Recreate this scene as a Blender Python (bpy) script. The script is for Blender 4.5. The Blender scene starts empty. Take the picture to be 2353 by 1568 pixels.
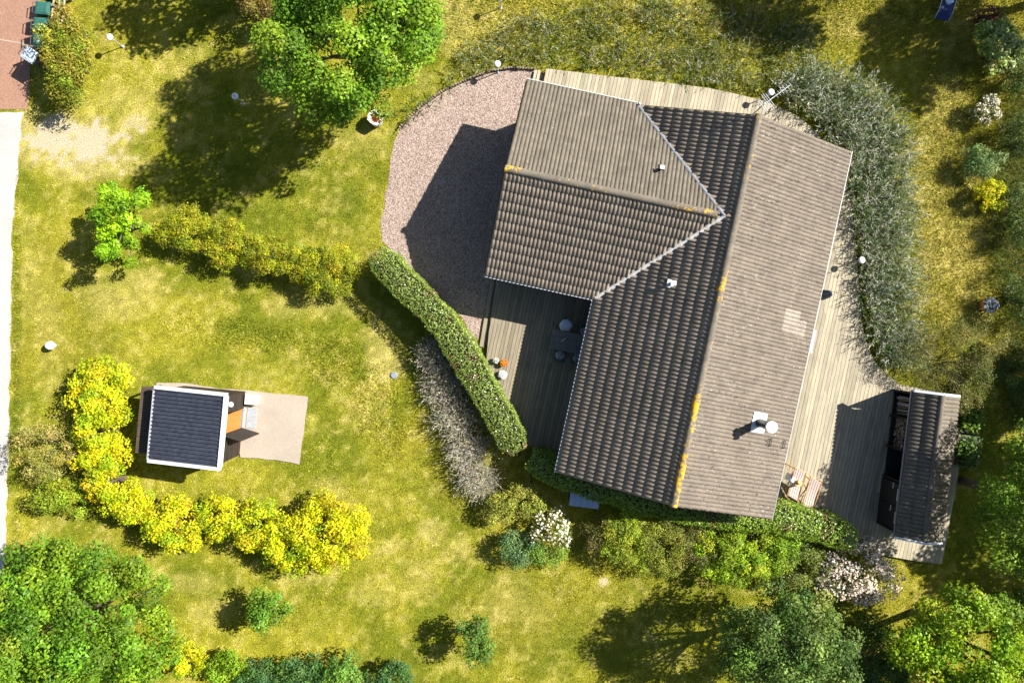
import bpy, bmesh, math, random
import numpy as np
from mathutils import Vector, Matrix

# ------------------------------------------------------------------ camera, light, exposure
scene = bpy.context.scene
COL = scene.collection
CAM_H = 28.0
PPM = 56.09                       # plan units per metre on the site survey grid
CX, CY = 1176.0, 756.3            # survey grid point straight below the drone
cam = bpy.data.cameras.new('camera'); cam_o = bpy.data.objects.new('camera', cam); COL.objects.link(cam_o)
cam_o.location = (0, 0, CAM_H); cam_o.rotation_euler = (0, 0, 0)
cam.sensor_width = 36; cam.lens = 36 * CAM_H * PPM / 2352.0
cam.shift_y = -27.7 / 2352.0
cam.clip_start = 0.5; cam.clip_end = 2000
scene.camera = cam_o

SUN_EL = math.radians(40.5)
SUN_AZ = math.atan2(0.358, 0.934)
sun_dir = Vector((math.cos(SUN_EL) * math.cos(SUN_AZ), math.cos(SUN_EL) * math.sin(SUN_AZ), math.sin(SUN_EL)))
world = bpy.data.worlds.new('World'); scene.world = world; world.use_nodes = True
wn = world.node_tree.nodes; wn.clear()
sky = wn.new('ShaderNodeTexSky'); sky.sky_type = 'NISHITA'; sky.sun_disc = False
sky.sun_elevation = SUN_EL; sky.sun_rotation = math.pi / 2 - SUN_AZ
bg = wn.new('ShaderNodeBackground'); bg.inputs['Strength'].default_value = 0.05
wo = wn.new('ShaderNodeOutputWorld')
world.node_tree.links.new(sky.outputs[0], bg.inputs['Color']); world.node_tree.links.new(bg.outputs[0], wo.inputs['Surface'])
sl = bpy.data.lights.new('sun', 'SUN'); sl.energy = 5.0; sl.angle = math.radians(0.5); sl.color = (1.0, 0.94, 0.84)
sl_o = bpy.data.objects.new('sun', sl); COL.objects.link(sl_o); sl_o.location = sun_dir * 60
sl_o.rotation_euler = (-sun_dir).to_track_quat('-Z', 'Y').to_euler()
scene.view_settings.view_transform = 'Standard'; scene.view_settings.look = 'None'
scene.view_settings.exposure = 1.25; scene.view_settings.gamma = 1.0; scene.view_settings.use_curve_mapping = False
scene.render.engine = 'CYCLES'

# ------------------------------------------------------------------ helpers
RNG = np.random.default_rng(7)
random.seed(7)

def at(ox, oy, z=0.0):
    """survey grid -> world point at height z"""
    f = 1 - z / CAM_H
    return Vector(((ox - CX) / PPM * f, -(oy - CY) / PPM * f, z))

def nat(nx, ny, z=0.0):
    return at(nx / 1.1054, ny / 1.1054, z)

def tag(o, label=None, cat=None, group=None, kind=None):
    if label: o['label'] = label
    if cat: o['category'] = cat
    if group: o['group'] = group
    if kind: o['kind'] = kind
    return o

def thing(name, loc, label, cat, group=None, rz=0.0):
    o = bpy.data.objects.new(name, None); COL.objects.link(o)
    o.empty_display_size = 0.2
    o.location = loc; o.rotation_euler = (0, 0, rz)
    return tag(o, label, cat, group)

def link(name, me, parent=None, loc=None, rz=0.0):
    o = bpy.data.objects.new(name, me); COL.objects.link(o)
    if parent is not None: o.parent = parent
    if loc is not None: o.location = loc
    if rz: o.rotation_euler = (0, 0, rz)
    return o

class MB:
    """collects polygons for one mesh"""
    def __init__(s): s.v = []; s.f = []; s.m = []
    def add(s, vs, fs, mi=0, M=None):
        b = len(s.v)
        s.v += [tuple(M @ Vector(p)) if M is not None else tuple(p) for p in vs]
        s.f += [tuple(b + i for i in f) for f in fs]; s.m += [mi] * len(fs)
        return s
    def box(s, c, d, mi=0, rz=0.0, M=None, bev=0.0):
        x, y, z = d[0] / 2, d[1] / 2, d[2] / 2
        R = Matrix.Translation(Vector(c)) @ Matrix.Rotation(rz, 4, 'Z')
        if M is not None: R = M @ R
        if bev <= 0:
            vs = [(-x,-y,-z),(x,-y,-z),(x,y,-z),(-x,y,-z),(-x,-y,z),(x,-y,z),(x,y,z),(-x,y,z)]
            fs = [(3,2,1,0),(4,5,6,7),(0,1,5,4),(1,2,6,5),(2,3,7,6),(3,0,4,7)]
        else:
            vs = []; k = bev
            for zz, q in ((-z, 0), (z - k, 0), (z, k)):
                vs += [(-x+q,-y+q,zz),(x-q,-y+q,zz),(x-q,y-q,zz),(-x+q,y-q,zz)]
            fs = [(3,2,1,0),(8,9,10,11)]
            for r in (0, 4):
                for i in range(4):
                    j = (i + 1) % 4; fs.append((r+i, r+j, r+4+j, r+4+i))
        return s.add(vs, fs, mi, R)
    def prism(s, poly, z0, z1, mi=0, M=None):
        n = len(poly)
        vs = [(p[0], p[1], z0) for p in poly] + [(p[0], p[1], z1) for p in poly]
        fs = [tuple(range(n - 1, -1, -1)), tuple(range(n, 2 * n))] + [(i, (i+1) % n, n + (i+1) % n, n + i) for i in range(n)]
        return s.add(vs, fs, mi, M)
    def tube(s, pts, rad, n=8, mi=0, cap=True, M=None):
        pts = [Vector(p) for p in pts]
        if not hasattr(rad, '__len__'): rad = [rad] * len(pts)
        vs = []; fs = []
        for i, p in enumerate(pts):
            d = (pts[min(i+1, len(pts)-1)] - pts[max(i-1, 0)])
            if d.length < 1e-9: d = Vector((0, 0, 1))
            d.normalize()
            a = d.cross(Vector((0, 0, 1)) if abs(d.z) < 0.9 else Vector((1, 0, 0))).normalized(); b = d.cross(a)
            for k in range(n):
                t = 2 * math.pi * k / n
                vs.append(p + (a * math.cos(t) + b * math.sin(t)) * rad[i])
        for i in range(len(pts) - 1):
            for k in range(n):
                j = (k + 1) % n
                fs.append((i*n+k, i*n+j, (i+1)*n+j, (i+1)*n+k))
        if cap:
            fs.append(tuple(range(n - 1, -1, -1))); fs.append(tuple((len(pts)-1)*n + k for k in range(n)))
        return s.add(vs, fs, mi, M)
    def lathe(s, prof, n=20, c=(0, 0, 0), mi=0, M=None, wob=None):
        vs = []; fs = []
        for i, (r, z) in enumerate(prof):
            for k in range(n):
                t = 2 * math.pi * k / n
                q = r * (wob(t, i) if wob else 1)
                vs.append((c[0] + q * math.cos(t), c[1] + q * math.sin(t), c[2] + z))
        for i in range(len(prof) - 1):
            for k in range(n):
                j = (k + 1) % n
                fs.append((i*n+k, i*n+j, (i+1)*n+j, (i+1)*n+k))
        if prof[0][0] > 1e-4: fs.append(tuple(range(n - 1, -1, -1)))
        if prof[-1][0] > 1e-4: fs.append(tuple((len(prof)-1)*n + k for k in range(n)))
        return s.add(vs, fs, mi, M)
    def mesh(s, name, mats, smooth=False):
        me = bpy.data.meshes.new(name)
        me.from_pydata([tuple(p) for p in s.v], [], s.f)
        for m in (mats if isinstance(mats, (list, tuple)) else [mats]): me.materials.append(m)
        me.polygons.foreach_set('material_index', s.m)
        if smooth: me.polygons.foreach_set('use_smooth', [True] * len(s.f))
        me.validate(); me.update()
        return me
    def build(s, name, mats, parent=None, smooth=False, loc=None, rz=0.0):
        return link(name, s.mesh(name, mats, smooth), parent, loc, rz)

def np_mesh(name, V, nper, mat, col=None, smooth=False):
    """V: (n*nper,3) vertices, every nper make one polygon"""
    me = bpy.data.meshes.new(name)
    nv = len(V); nf = nv // nper
    me.vertices.add(nv); me.vertices.foreach_set('co', np.ascontiguousarray(V, dtype=np.float32).ravel())
    me.loops.add(nv); me.loops.foreach_set('vertex_index', np.arange(nv, dtype=np.int32))
    me.polygons.add(nf); me.polygons.foreach_set('loop_start', np.arange(0, nv, nper, dtype=np.int32))
    if smooth: me.polygons.foreach_set('use_smooth', np.ones(nf, dtype=bool))
    if col is not None:
        a = me.attributes.new('col', 'FLOAT_COLOR', 'POINT')
        c4 = np.ones((nv, 4), dtype=np.float32); c4[:, :3] = np.repeat(col, nper, axis=0)
        a.data.foreach_set('color', c4.ravel())
    me.materials.append(mat); me.update()
    return me

def vnoise(x, y, seed=0):
    """smooth value noise 0..1 on arrays"""
    xi = np.floor(x).astype(np.int64); yi = np.floor(y).astype(np.int64)
    fx = x - xi; fy = y - yi
    fx = fx*fx*(3-2*fx); fy = fy*fy*(3-2*fy)
    def h(a, b):
        n = (a * 374761393 + b * 668265263 + seed * 1442695041) & 0x7fffffff
        n = ((n ^ (n >> 13)) * 1274126177) & 0x7fffffff
        return ((n ^ (n >> 16)) & 0xffff) / 65535.0
    return (h(xi, yi)*(1-fx) + h(xi+1, yi)*fx)*(1-fy) + (h(xi, yi+1)*(1-fx) + h(xi+1, yi+1)*fx)*fy

def fbm(x, y, seed=0, o=4):
    t = 0; a = .5; s = 0
    for i in range(o):
        t = t + a * vnoise(x * 2**i + 17.3*i, y * 2**i - 9.1*i, seed + i); s += a; a *= .55
    return t / s

def inside(x, y, poly):
    r = np.zeros(x.shape, dtype=bool); n = len(poly)
    for i in range(n):
        x0, y0 = poly[i][0], poly[i][1]; x1, y1 = poly[(i+1) % n][0], poly[(i+1) % n][1]
        if y0 == y1: continue
        c = ((y0 > y) != (y1 > y)) & (x < (x1-x0)*(y-y0)/(y1-y0) + x0)
        r ^= c
    return r

def sstep(a, b, x):
    t = np.clip((x - a) / (b - a), 0, 1); return t*t*(3-2*t)

# ------------------------------------------------------------------ materials
MATS = {}
def nodes(name):
    m = bpy.data.materials.new(name); m.use_nodes = True
    nt = m.node_tree; b = nt.nodes['Principled BSDF']; MATS[name] = m
    return m, nt, b
def N(nt, t, **k):
    n = nt.nodes.new(t)
    for a, v in k.items():
        if a in n.inputs.keys(): n.inputs[a].default_value = v
        else: setattr(n, a, v)
    return n
def ramp(nt, fac, stops):
    r = nt.nodes.new('ShaderNodeValToRGB'); e = r.color_ramp.elements
    while len(e) < len(stops): e.new(0.5)
    for i, (p, c) in enumerate(stops):
        e[i].position = p; e[i].color = (c[0], c[1], c[2], 1)
    nt.links.new(fac, r.inputs[0]); return r.outputs[0]
def mixc(nt, fac, a, b, mode='MIX'):
    m = nt.nodes.new('ShaderNodeMix'); m.data_type = 'RGBA'; m.blend_type = mode
    for s, i in ((fac, 0), (a, 6), (b, 7)):
        if isinstance(s, (int, float)): m.inputs[i].default_value = s
        elif isinstance(s, tuple): m.inputs[i].default_value = (s[0], s[1], s[2], 1)
        else: nt.links.new(s, m.inputs[i])
    return m.outputs[2]
def pos(nt, scale=None):
    g = nt.nodes.new('ShaderNodeNewGeometry')
    if scale is None: return g.outputs['Position']
    mp = nt.nodes.new('ShaderNodeMapping'); mp.inputs['Scale'].default_value = scale
    nt.links.new(g.outputs['Position'], mp.inputs[0]); return mp.outputs[0]
def noise(nt, vec, scale, detail=3, rough=.6):
    n = N(nt, 'ShaderNodeTexNoise', Scale=scale, Detail=detail, Roughness=rough)
    nt.links.new(vec, n.inputs['Vector']); return n.outputs['Fac']
def bump(nt, b, h, strength=.5, dist=.02):
    n = nt.nodes.new('ShaderNodeBump'); n.inputs['Strength'].default_value = strength; n.inputs['Distance'].default_value = dist
    nt.links.new(h, n.inputs['Height']); nt.links.new(n.outputs[0], b.inputs['Normal'])

def flat(name, c, rough=.6, metal=0.0, var=.15, scale=8.0):
    if name in MATS: return MATS[name]
    m, nt, b = nodes(name)
    f = noise(nt, pos(nt), scale, 4)
    lo = tuple(x * (1 - var) for x in c); hi = tuple(min(1, x * (1 + var)) for x in c)
    nt.links.new(ramp(nt, f, [(.3, lo), (.7, hi)]), b.inputs['Base Color'])
    b.inputs['Roughness'].default_value = rough; b.inputs['Metallic'].default_value = metal
    return m

def leafmat(name, trans=.3, rough=.5, spec=.25):
    m = bpy.data.materials.new(name); m.use_nodes = True; MATS[name] = m
    nt = m.node_tree; b = nt.nodes['Principled BSDF']; out = nt.nodes['Material Output']
    a = N(nt, 'ShaderNodeAttribute', attribute_name='col')
    nt.links.new(a.outputs['Color'], b.inputs['Base Color'])
    b.inputs['Roughness'].default_value = rough
    b.inputs['Specular IOR Level'].default_value = spec
    t = N(nt, 'ShaderNodeBsdfTranslucent'); nt.links.new(a.outputs['Color'], t.inputs['Color'])
    mx = N(nt, 'ShaderNodeMixShader'); mx.inputs[0].default_value = trans
    nt.links.new(b.outputs[0], mx.inputs[1]); nt.links.new(t.outputs[0], mx.inputs[2])
    nt.links.new(mx.outputs[0], out.inputs['Surface'])
    return m
leaf = leafmat('leaf', .33, .5, .25)
leaf_gloss = leafmat('glossy_leaf', .2, .33, .45)
blade = leafmat('grass_blade', .3, .6, .15)
petal = leafmat('petal', .3, .6, .1)
pebble = leafmat('pebble', 0.0, .9, .2)

# lawn soil and turf
m, nt, b = nodes('turf'); turf = m
a = N(nt, 'ShaderNodeAttribute', attribute_name='col')
p = pos(nt)
f1 = noise(nt, p, 22, 5, .7); f2 = noise(nt, p, 60, 2, .6)
c1 = mixc(nt, 1.0, a.outputs['Color'], ramp(nt, f1, [(.3, (.42, .46, .36)), (.52, (1, 1, 1)), (.75, (1.45, 1.4, 1.3))]), 'MULTIPLY')
c2 = mixc(nt, .8, c1, ramp(nt, f2, [(.3, (.6, .62, .55)), (.7, (1.3, 1.28, 1.2))]), 'MULTIPLY')
nt.links.new(c2, b.inputs['Base Color']); b.inputs['Roughness'].default_value = .9; b.inputs['Specular IOR Level'].default_value = .1
bump(nt, b, f1, .9, .05)

def stone_mat(name, cols, scale, bumpd=.02, rough=.9, fine=180):
    m, nt, b = nodes(name); p = pos(nt)
    v = N(nt, 'ShaderNodeTexVoronoi', Scale=scale); nt.links.new(p, v.inputs['Vector'])
    sep = nt.nodes.new('ShaderNodeSeparateColor'); nt.links.new(v.outputs['Color'], sep.inputs[0])
    c = ramp(nt, sep.outputs[0], [(i / (len(cols) - 1), k) for i, k in enumerate(cols)])
    big = noise(nt, p, .7, 4)
    c = mixc(nt, .6, c, ramp(nt, big, [(.3, (.82, .82, .82)), (.7, (1.12, 1.1, 1.08))]), 'MULTIPLY')
    nt.links.new(c, b.inputs['Base Color']); b.inputs['Roughness'].default_value = rough; b.inputs['Specular IOR Level'].default_value = .2
    bump(nt, b, v.outputs['Distance'], .8, bumpd)
    return m
gravel_m = stone_mat('pink_gravel', [(.17, .12, .097), (.29, .215, .18), (.36, .28, .24), (.45, .385, .34), (.23, .16, .13)], 26)
road_m = stone_mat('pale_asphalt', [(.36, .35, .335), (.42, .41, .395), (.48, .465, .44), (.38, .37, .345)], 30, .006)
pave_m = stone_mat('red_asphalt', [(.23, .125, .085), (.29, .165, .115), (.33, .20, .145), (.26, .15, .11)], 30, .006)
conc_m = stone_mat('concrete', [(.32, .275, .225), (.36, .31, .255), (.40, .35, .29), (.34, .29, .24)], 45, .004)

def wood(name, c, var=.25, grain=(30, 2.2, 30), rough=.75, rz=None):
    """weathered timber; colour shifts board by board and along the grain"""
    m, nt, b = nodes(name)
    tc = nt.nodes.new('ShaderNodeTexCoord')
    mp = nt.nodes.new('ShaderNodeMapping'); mp.inputs['Scale'].default_value = grain
    nt.links.new(tc.outputs['Object'], mp.inputs[0])
    oi = nt.nodes.new('ShaderNodeObjectInfo')
    f = noise(nt, mp.outputs[0], 1.0, 5, .65)
    lo = tuple(x * (1 - var) for x in c); hi = tuple(x * (1 + var) for x in c)
    k = ramp(nt, f, [(.3, lo), (.7, hi)])
    k = mixc(nt, 1.0, k, ramp(nt, oi.outputs['Random'], [(0, (.80, .79, .77)), (.5, (1, 1, 1)), (1, (1.14, 1.13, 1.08))]), 'MULTIPLY')
    big = noise(nt, pos(nt), 1.3, 4)
    k = mixc(nt, .5, k, ramp(nt, big, [(.3, (.78, .78, .8)), (.7, (1.12, 1.1, 1.06))]), 'MULTIPLY')
    kn = noise(nt, pos(nt), 9, 2)
    k = mixc(nt, ramp(nt, kn, [(.68, (0, 0, 0)), (.76, (.45, .45, .45))]), k, tuple(x * .45 for x in c))
    nt.links.new(k, b.inputs['Base Color']); b.inputs['Roughness'].default_value = rough; b.inputs['Specular IOR Level'].default_value = .25
    bump(nt, b, f, .3, .004)
    return m
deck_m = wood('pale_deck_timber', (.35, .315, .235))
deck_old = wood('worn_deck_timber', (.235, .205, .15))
dark_wood = wood('black_stained_timber', (.022, .019, .017), .3)
pine = wood('varnished_pine', (.52, .30, .11), .2, (12, 12, 60))
grey_wood = wood('grey_timber', (.17, .16, .145), .3, (40, 3, 40))
brown_wood = wood('brown_timber', (.085, .062, .05), .3)
log_m = wood('log_bark', (.20, .165, .12), .4, (20, 20, 20))
orange_wood = wood('orange_plywood', (.55, .24, .06), .15, (3, 30, 3))

def tile_mat(name, base, spots_w, spots_b, lichen):
    m, nt, b = nodes(name); p = pos(nt)
    f = noise(nt, p, 2.2, 5, .7); g = noise(nt, p, 45, 2, .7)
    c = ramp(nt, f, [(.25, tuple(x * .78 for x in base)), (.75, tuple(x * 1.2 for x in base))])
    c = mixc(nt, .6, c, ramp(nt, g, [(.3, (.75, .74, .72)), (.7, (1.25, 1.24, 1.22))]), 'MULTIPLY')
    oi = nt.nodes.new('ShaderNodeObjectInfo')
    vt = N(nt, 'ShaderNodeTexVoronoi', Scale=3.0); nt.links.new(p, vt.inputs['Vector'])
    sp = nt.nodes.new('ShaderNodeSeparateColor'); nt.links.new(vt.outputs['Color'], sp.inputs[0])
    c = mixc(nt, .5, c, ramp(nt, sp.outputs[0], [(0, (.8, .8, .8)), (1, (1.2, 1.19, 1.17))]), 'MULTIPLY')
    w = noise(nt, p, 17, 3, .65); wp = noise(nt, p, .8, 3)
    mm = nt.nodes.new('ShaderNodeMath'); mm.operation = 'MULTIPLY_ADD'; mm.inputs[1].default_value = .25
    nt.links.new(wp, mm.inputs[0]); nt.links.new(w, mm.inputs[2])
    c = mixc(nt, ramp(nt, mm.outputs[0], [(spots_w, (0, 0, 0)), (spots_w + .05, (.75, .75, .75))]), c, (.62, .60, .55))
    k = noise(nt, p, 8.5, 3, .6)
    c = mixc(nt, ramp(nt, k, [(spots_b, (0, 0, 0)), (spots_b + .03, (.9, .9, .9))]), c, (.03, .026, .018))
    if lichen:
        l = noise(nt, p, 7, 4, .75); l2 = noise(nt, p, .55, 2)
        ml = nt.nodes.new('ShaderNodeMath'); ml.operation = 'MULTIPLY_ADD'; ml.inputs[1].default_value = .5
        nt.links.new(l2, ml.inputs[0]); nt.links.new(l, ml.inputs[2])
        c = mixc(nt, ramp(nt, ml.outputs[0], [(lichen, (0, 0, 0)), (lichen + .05, (1, 1, 1))]), c, (.62, .34, .015))
    nt.links.new(c, b.inputs['Base Color']); b.inputs['Roughness'].default_value = .85; b.inputs['Specular IOR Level'].default_value = .25
    bump(nt, b, g, .4, .006)
    return m
tile_w = tile_mat('brown_concrete_tile', (.235, .195, .155), .80, .72, 0)
tile_e = tile_mat('weathered_concrete_tile', (.150, .128, .106), .775, .645, 0)
tile_n = tile_mat('grey_concrete_tile', (.138, .122, .098), .80, .75, 0)
tile_pale = tile_mat('pale_concrete_tile', (.24, .21, .18), .75, .8, 0)
ridge_m = tile_mat('lichen_ridge_tile', (.15, .132, .108), .80, .78, .86)
ridge_m2 = tile_mat('heavy_lichen_ridge_tile', (.15, .132, .108), .80, .78, .78)

white = flat('white_paint', (.64, .66, .69), .5, 0, .05)
zinc = flat('zinc', (.48, .50, .53), .4, .3, .12)
lead = flat('lead_flashing', (.20, .215, .245), .55, .2, .25, 14)
blackm = flat('black_metal', (.018, .018, .02), .45, .4, .2)
darkpaint = flat('black_paint', (.015, .014, .014), .6)
soil = flat('soil', (.05, .037, .025), .95, 0, .4, 12)
bark = flat('bark', (.12, .095, .07), .9, 0, .4, 14)
grey_twig = flat('grey_twig', (.30, .28, .25), .85, 0, .3, 14)
terracotta = flat('terracotta', (.46, .20, .085), .8, 0, .15, 12)
glass_m, gnt, gb = nodes('window_glass'); gb.inputs['Base Color'].default_value = (.03, .04, .05, 1); gb.inputs['Roughness'].default_value = .06

# ------------------------------------------------------------------ the site's outlines (survey grid)
def P(pts, z=0, k=1.1054): return [at(x / k, y / k, z) for x, y in pts]
EDGING = [(1357,177),(1299,174),(1244,182),(1189,203),(1133,228),(1078,265),(1042,298),(1012,331)]
GRAVEL = P(EDGING + [(1000,360),(988,433),(976,516),(966,577),(972,610),(987,632),(1034,670),(1059,695),(1100,745),(1161,792),(1200,850),(1245,880),(1330,780),(1450,700),(1500,400),(1400,200)])
ROAD = P([(-900,284),(58,284),(52,360),(45,433),(38,520),(30,600),(28,740),(26,866),(22,1080),(17,1299),(12,1437),(4,1600),(-4,1900),(-900,1900)])
DRIVE = P([(-900,-400),(140,-400),(112,-60),(92,60),(78,150),(72,278),(-900,278)])
PAD = P([(560,990),(627,990),(700,999),(782,1006),(776,1060),(768,1120),(760,1177),(700,1166),(612,1160),(600,1100)])
PADN = P([(398,971),(470,972),(560,986),(628,991),(560,1000),(398,990)])

# house frame: local x across the main ridge (east +), local y along it
HO = Vector((5.67, -6.21, 0.0)); HU = Vector((.2128, .9771, 0)); HV = Vector((.9771, -.2128, 0))
HROT = math.atan2(HU.y, HU.x) - math.pi / 2
def hl(p): d = Vector((p[0], p[1], 0)) - HO; return (d.dot(HV), d.dot(HU))
def hw(x, y, z=0): q = HO + HV * x + HU * y; return Vector((q.x, q.y, z))
ZE, ZR, HALF, LEN = 2.40, 3.95, 4.08, 14.05
SL = (ZR - ZE) / HALF
WC, WH = 10.36, 3.70                 # wing centre line and half width
WZ = ZE + SL * WH; WX = -8.30        # wing ridge height, west end
HOUSE_FOOT = [hw(-3.6,.4), hw(3.7,.4), hw(3.7,13.7), hw(-8.0,13.7), hw(-8.0,7.0), hw(-3.6,7.0)]

DZ = 0.22
DECK_W = P([(1262,700),(1236,880),(1233,905),(1274,998),(1300,1057),(1340,1130),(1400,1160),(1450,1175),(1560,1000),(1560,720)], DZ)
DECK_N = P([(1387,174),(1500,188),(1600,200),(1700,211),(1800,224),(1880,241),(1940,257),(1990,277),(2030,298),(2062,325),(2085,350),(2120,420),(2000,420),(1700,330),(1376,226)], DZ)
DECK_E = P([(2120,370),(2152,470),(2162,520),(2170,600),(2178,680),(2183,760),(2190,830),(2200,872),(2222,918),(2250,950),(2285,975),(2330,985),(2440,1005),(2440,1180),(2404,1345),(2397,1432),(2330,1424),(2235,1408),(2150,1385),(1960,1330),(1900,1200),(2050,500)], DZ)

# ------------------------------------------------------------------ ground
DRY = [(180,320,170,60,1.25),(70,330,60,70,.9),(230,375,150,45,.95),(310,290,60,30,.9),(620,200,60,60,.2),(300,230,120,50,.4),(430,150,80,60,.25),
       (260,690,90,60,.5),(320,660,60,50,.45),(110,740,40,120,.35),(60,640,40,160,.25),(890,820,60,60,.7),(870,770,50,40,.5),(660,700,60,40,.4),(760,690,60,40,.45),
       (1000,1215,40,30,.6),(900,1250,40,20,.5),(500,1400,60,40,.4),(450,1340,90,30,.4),(700,1320,60,30,.4),(860,1360,60,40,.3),(1390,1335,14,12,1.2),
       (960,1330,60,60,.3),(1050,1260,40,40,.35),(1180,1370,80,60,.35),(760,1130,60,50,.35),(840,940,60,70,.3),
       (1040,60,90,60,.45),(1150,40,90,40,.35),(950,180,60,40,.35),(830,330,80,40,.3),(2150,420,60,200,.3),(2200,560,70,160,.4),(2170,250,60,90,.35),(2130,640,60,90,.4),
       (2230,640,50,60,.4),(1950,60,90,40,.3),(2250,80,60,40,.3),(1500,20,160,30,.25),(620,920,120,16,.5),(350,1330,50,30,.3),(90,1300,40,90,.3),(1230,1420,60,60,.3)]
GREEN = [(600,420,260,120,.8),(760,480,120,80,.8),(250,420,200,60,.4),(560,520,80,40,.3),(860,1100,80,200,.4),(430,860,200,50,.5),(1500,1420,250,120,.6),(1060,1120,80,200,.5),
         (780,850,60,60,.7),(540,750,50,25,1.0),(2290,620,30,200,1.2),(2270,1300,90,60,.6),(1300,1490,200,70,.6),(40,900,14,500,.9),(60,420,20,120,.7),(1350,80,120,60,.3),(1250,1340,100,40,.5)]
def ground_col(x, y):
    ox = x * PPM + CX; oy = CY - y * PPM
    a = fbm(x / 2.6, y / 2.6, 3); b2 = fbm(x / .9, y / .9, 11); c = fbm(x / .28, y / .28, 23, 3); d = fbm(x / 6., y / 6., 41, 3)
    dry = np.zeros_like(x); gr = np.zeros_like(x)
    wob = (b2 - .5) * 1.3 + (c - .5) * .8
    for px, py, rx, ry, s in DRY:
        q = ((ox-px)/rx)**2 + ((oy-py)/ry)**2
        dry = np.maximum(dry, s * np.clip(1.25 - q + wob, 0, 1))
    for px, py, rx, ry, s in GREEN:
        q = ((ox-px)/rx)**2 + ((oy-py)/ry)**2
        gr = np.maximum(gr, s * np.clip(1.2 - q + wob * .6, 0, 1))
    dry = np.clip(dry - gr * .4, 0, 1.3)
    mead = sstep(1.0, 3.0, y - 9.6) * sstep(-6, 0, x) + sstep(16.2, 17.5, x) * sstep(-5, -1, y)
    mead = np.clip(mead, 0, 1)
    green = np.array((.180, .205, .022)); bright = np.array((.315, .305, .044)); dark = np.array((.105, .150, .018)); straw = np.array((.47, .41, .20)); sand = np.array((.58, .50, .37)); olive = np.array((.27, .25, .04))
    L = lambda p, q, t: p + (q - p) * t[:, None]
    col = L(np.tile(green, (len(x), 1)), bright, sstep(.35, .62, a * .6 + b2 * .4))
    col = L(col, olive, sstep(.45, .7, d) * .6)
    e = vnoise(x / .10, y / .10, 131); e2 = vnoise(x / .22, y / .22, 177)
    col = L(col, dark, sstep(.5, .72, fbm(x / 1.7, y / 1.7, 77)) * .25 + gr * .38)
    col = L(col, straw, np.clip(sstep(.50, .70, b2 * .35 + c * .30 + e2 * .35) * .55 + dry * 1.0 + mead * .12, 0, 1) * .85)
    col = col * (.82 + .48 * e + .26 * e2)[:, None] * np.array([.95, .93, .62])
    col = L(col, sand, sstep(.75, 1.15, dry + (c - .5) * .6))
    return col, dry, mead
fx = np.concatenate([[-600, -250, -100, -50, -32], np.arange(-24, 24.01, .16), [32, 50, 100, 250, 600]])
fy = np.concatenate([[-600, -250, -100, -50, -26], np.arange(-17, 16.01, .16), [26, 50, 100, 250, 600]])
GX, GY = np.meshgrid(fx, fy); nx, ny = len(fx), len(fy)
gv = np.stack([GX.ravel(), GY.ravel(), np.zeros(nx*ny)], 1)
idx = np.arange(nx*ny).reshape(ny, nx)
gf = np.stack([idx[:-1,:-1], idx[:-1,1:], idx[1:,1:], idx[1:,:-1]], -1).reshape(-1, 4)
me = bpy.data.meshes.new('lawn')
me.vertices.add(len(gv)); me.vertices.foreach_set('co', gv.astype(np.float32).ravel())
me.loops.add(gf.size); me.loops.foreach_set('vertex_index', gf.ravel().astype(np.int32))
me.polygons.add(len(gf)); me.polygons.foreach_set('loop_start', np.arange(0, gf.size, 4, dtype=np.int32))
gc, _, _ = ground_col(gv[:,0], gv[:,1])
c4 = np.ones((len(gv), 4), np.float32); c4[:, :3] = gc * .85
me.attributes.new('col', 'FLOAT_COLOR', 'POINT').data.foreach_set('color', c4.ravel())
me.materials.append(turf); me.update()
tag(link('lawn', me), kind='structure')

def rough_edge(poly, step=.35, amp=.05, seed=1):
    r = random.Random(seed); out = []
    for i in range(len(poly)):
        a, b2 = Vector(poly[i][:2]), Vector(poly[(i+1) % len(poly)][:2]); L = (b2-a).length; n = max(1, min(60, int(L / step)))
        for k in range(n):
            q = a.lerp(b2, k / n); out.append((q.x + r.uniform(-amp, amp), q.y + r.uniform(-amp, amp)))
    return out
def sheet(name, poly, z, mat, kind='structure', amp=.05, bot=-.05):
    return tag(MB().prism(rough_edge(poly, .3, amp, len(name)), bot, z, 0).build(name, mat), kind=kind)
sheet('road', ROAD, .012, road_m)
sheet('driveway', DRIVE, .016, pave_m, amp=.01)
sheet('gravel_yard', GRAVEL, .010, gravel_m, amp=.05)
sheet('concrete_pad', PAD, .05, conc_m, amp=.02)
sheet('paved_strip', PADN, .03, conc_m, amp=.015)
tag(MB().prism(P([(0,100),(74,112),(74,115),(0,103)]), -.04, .022).build('driveway_joint', conc_m), kind='structure')

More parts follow.
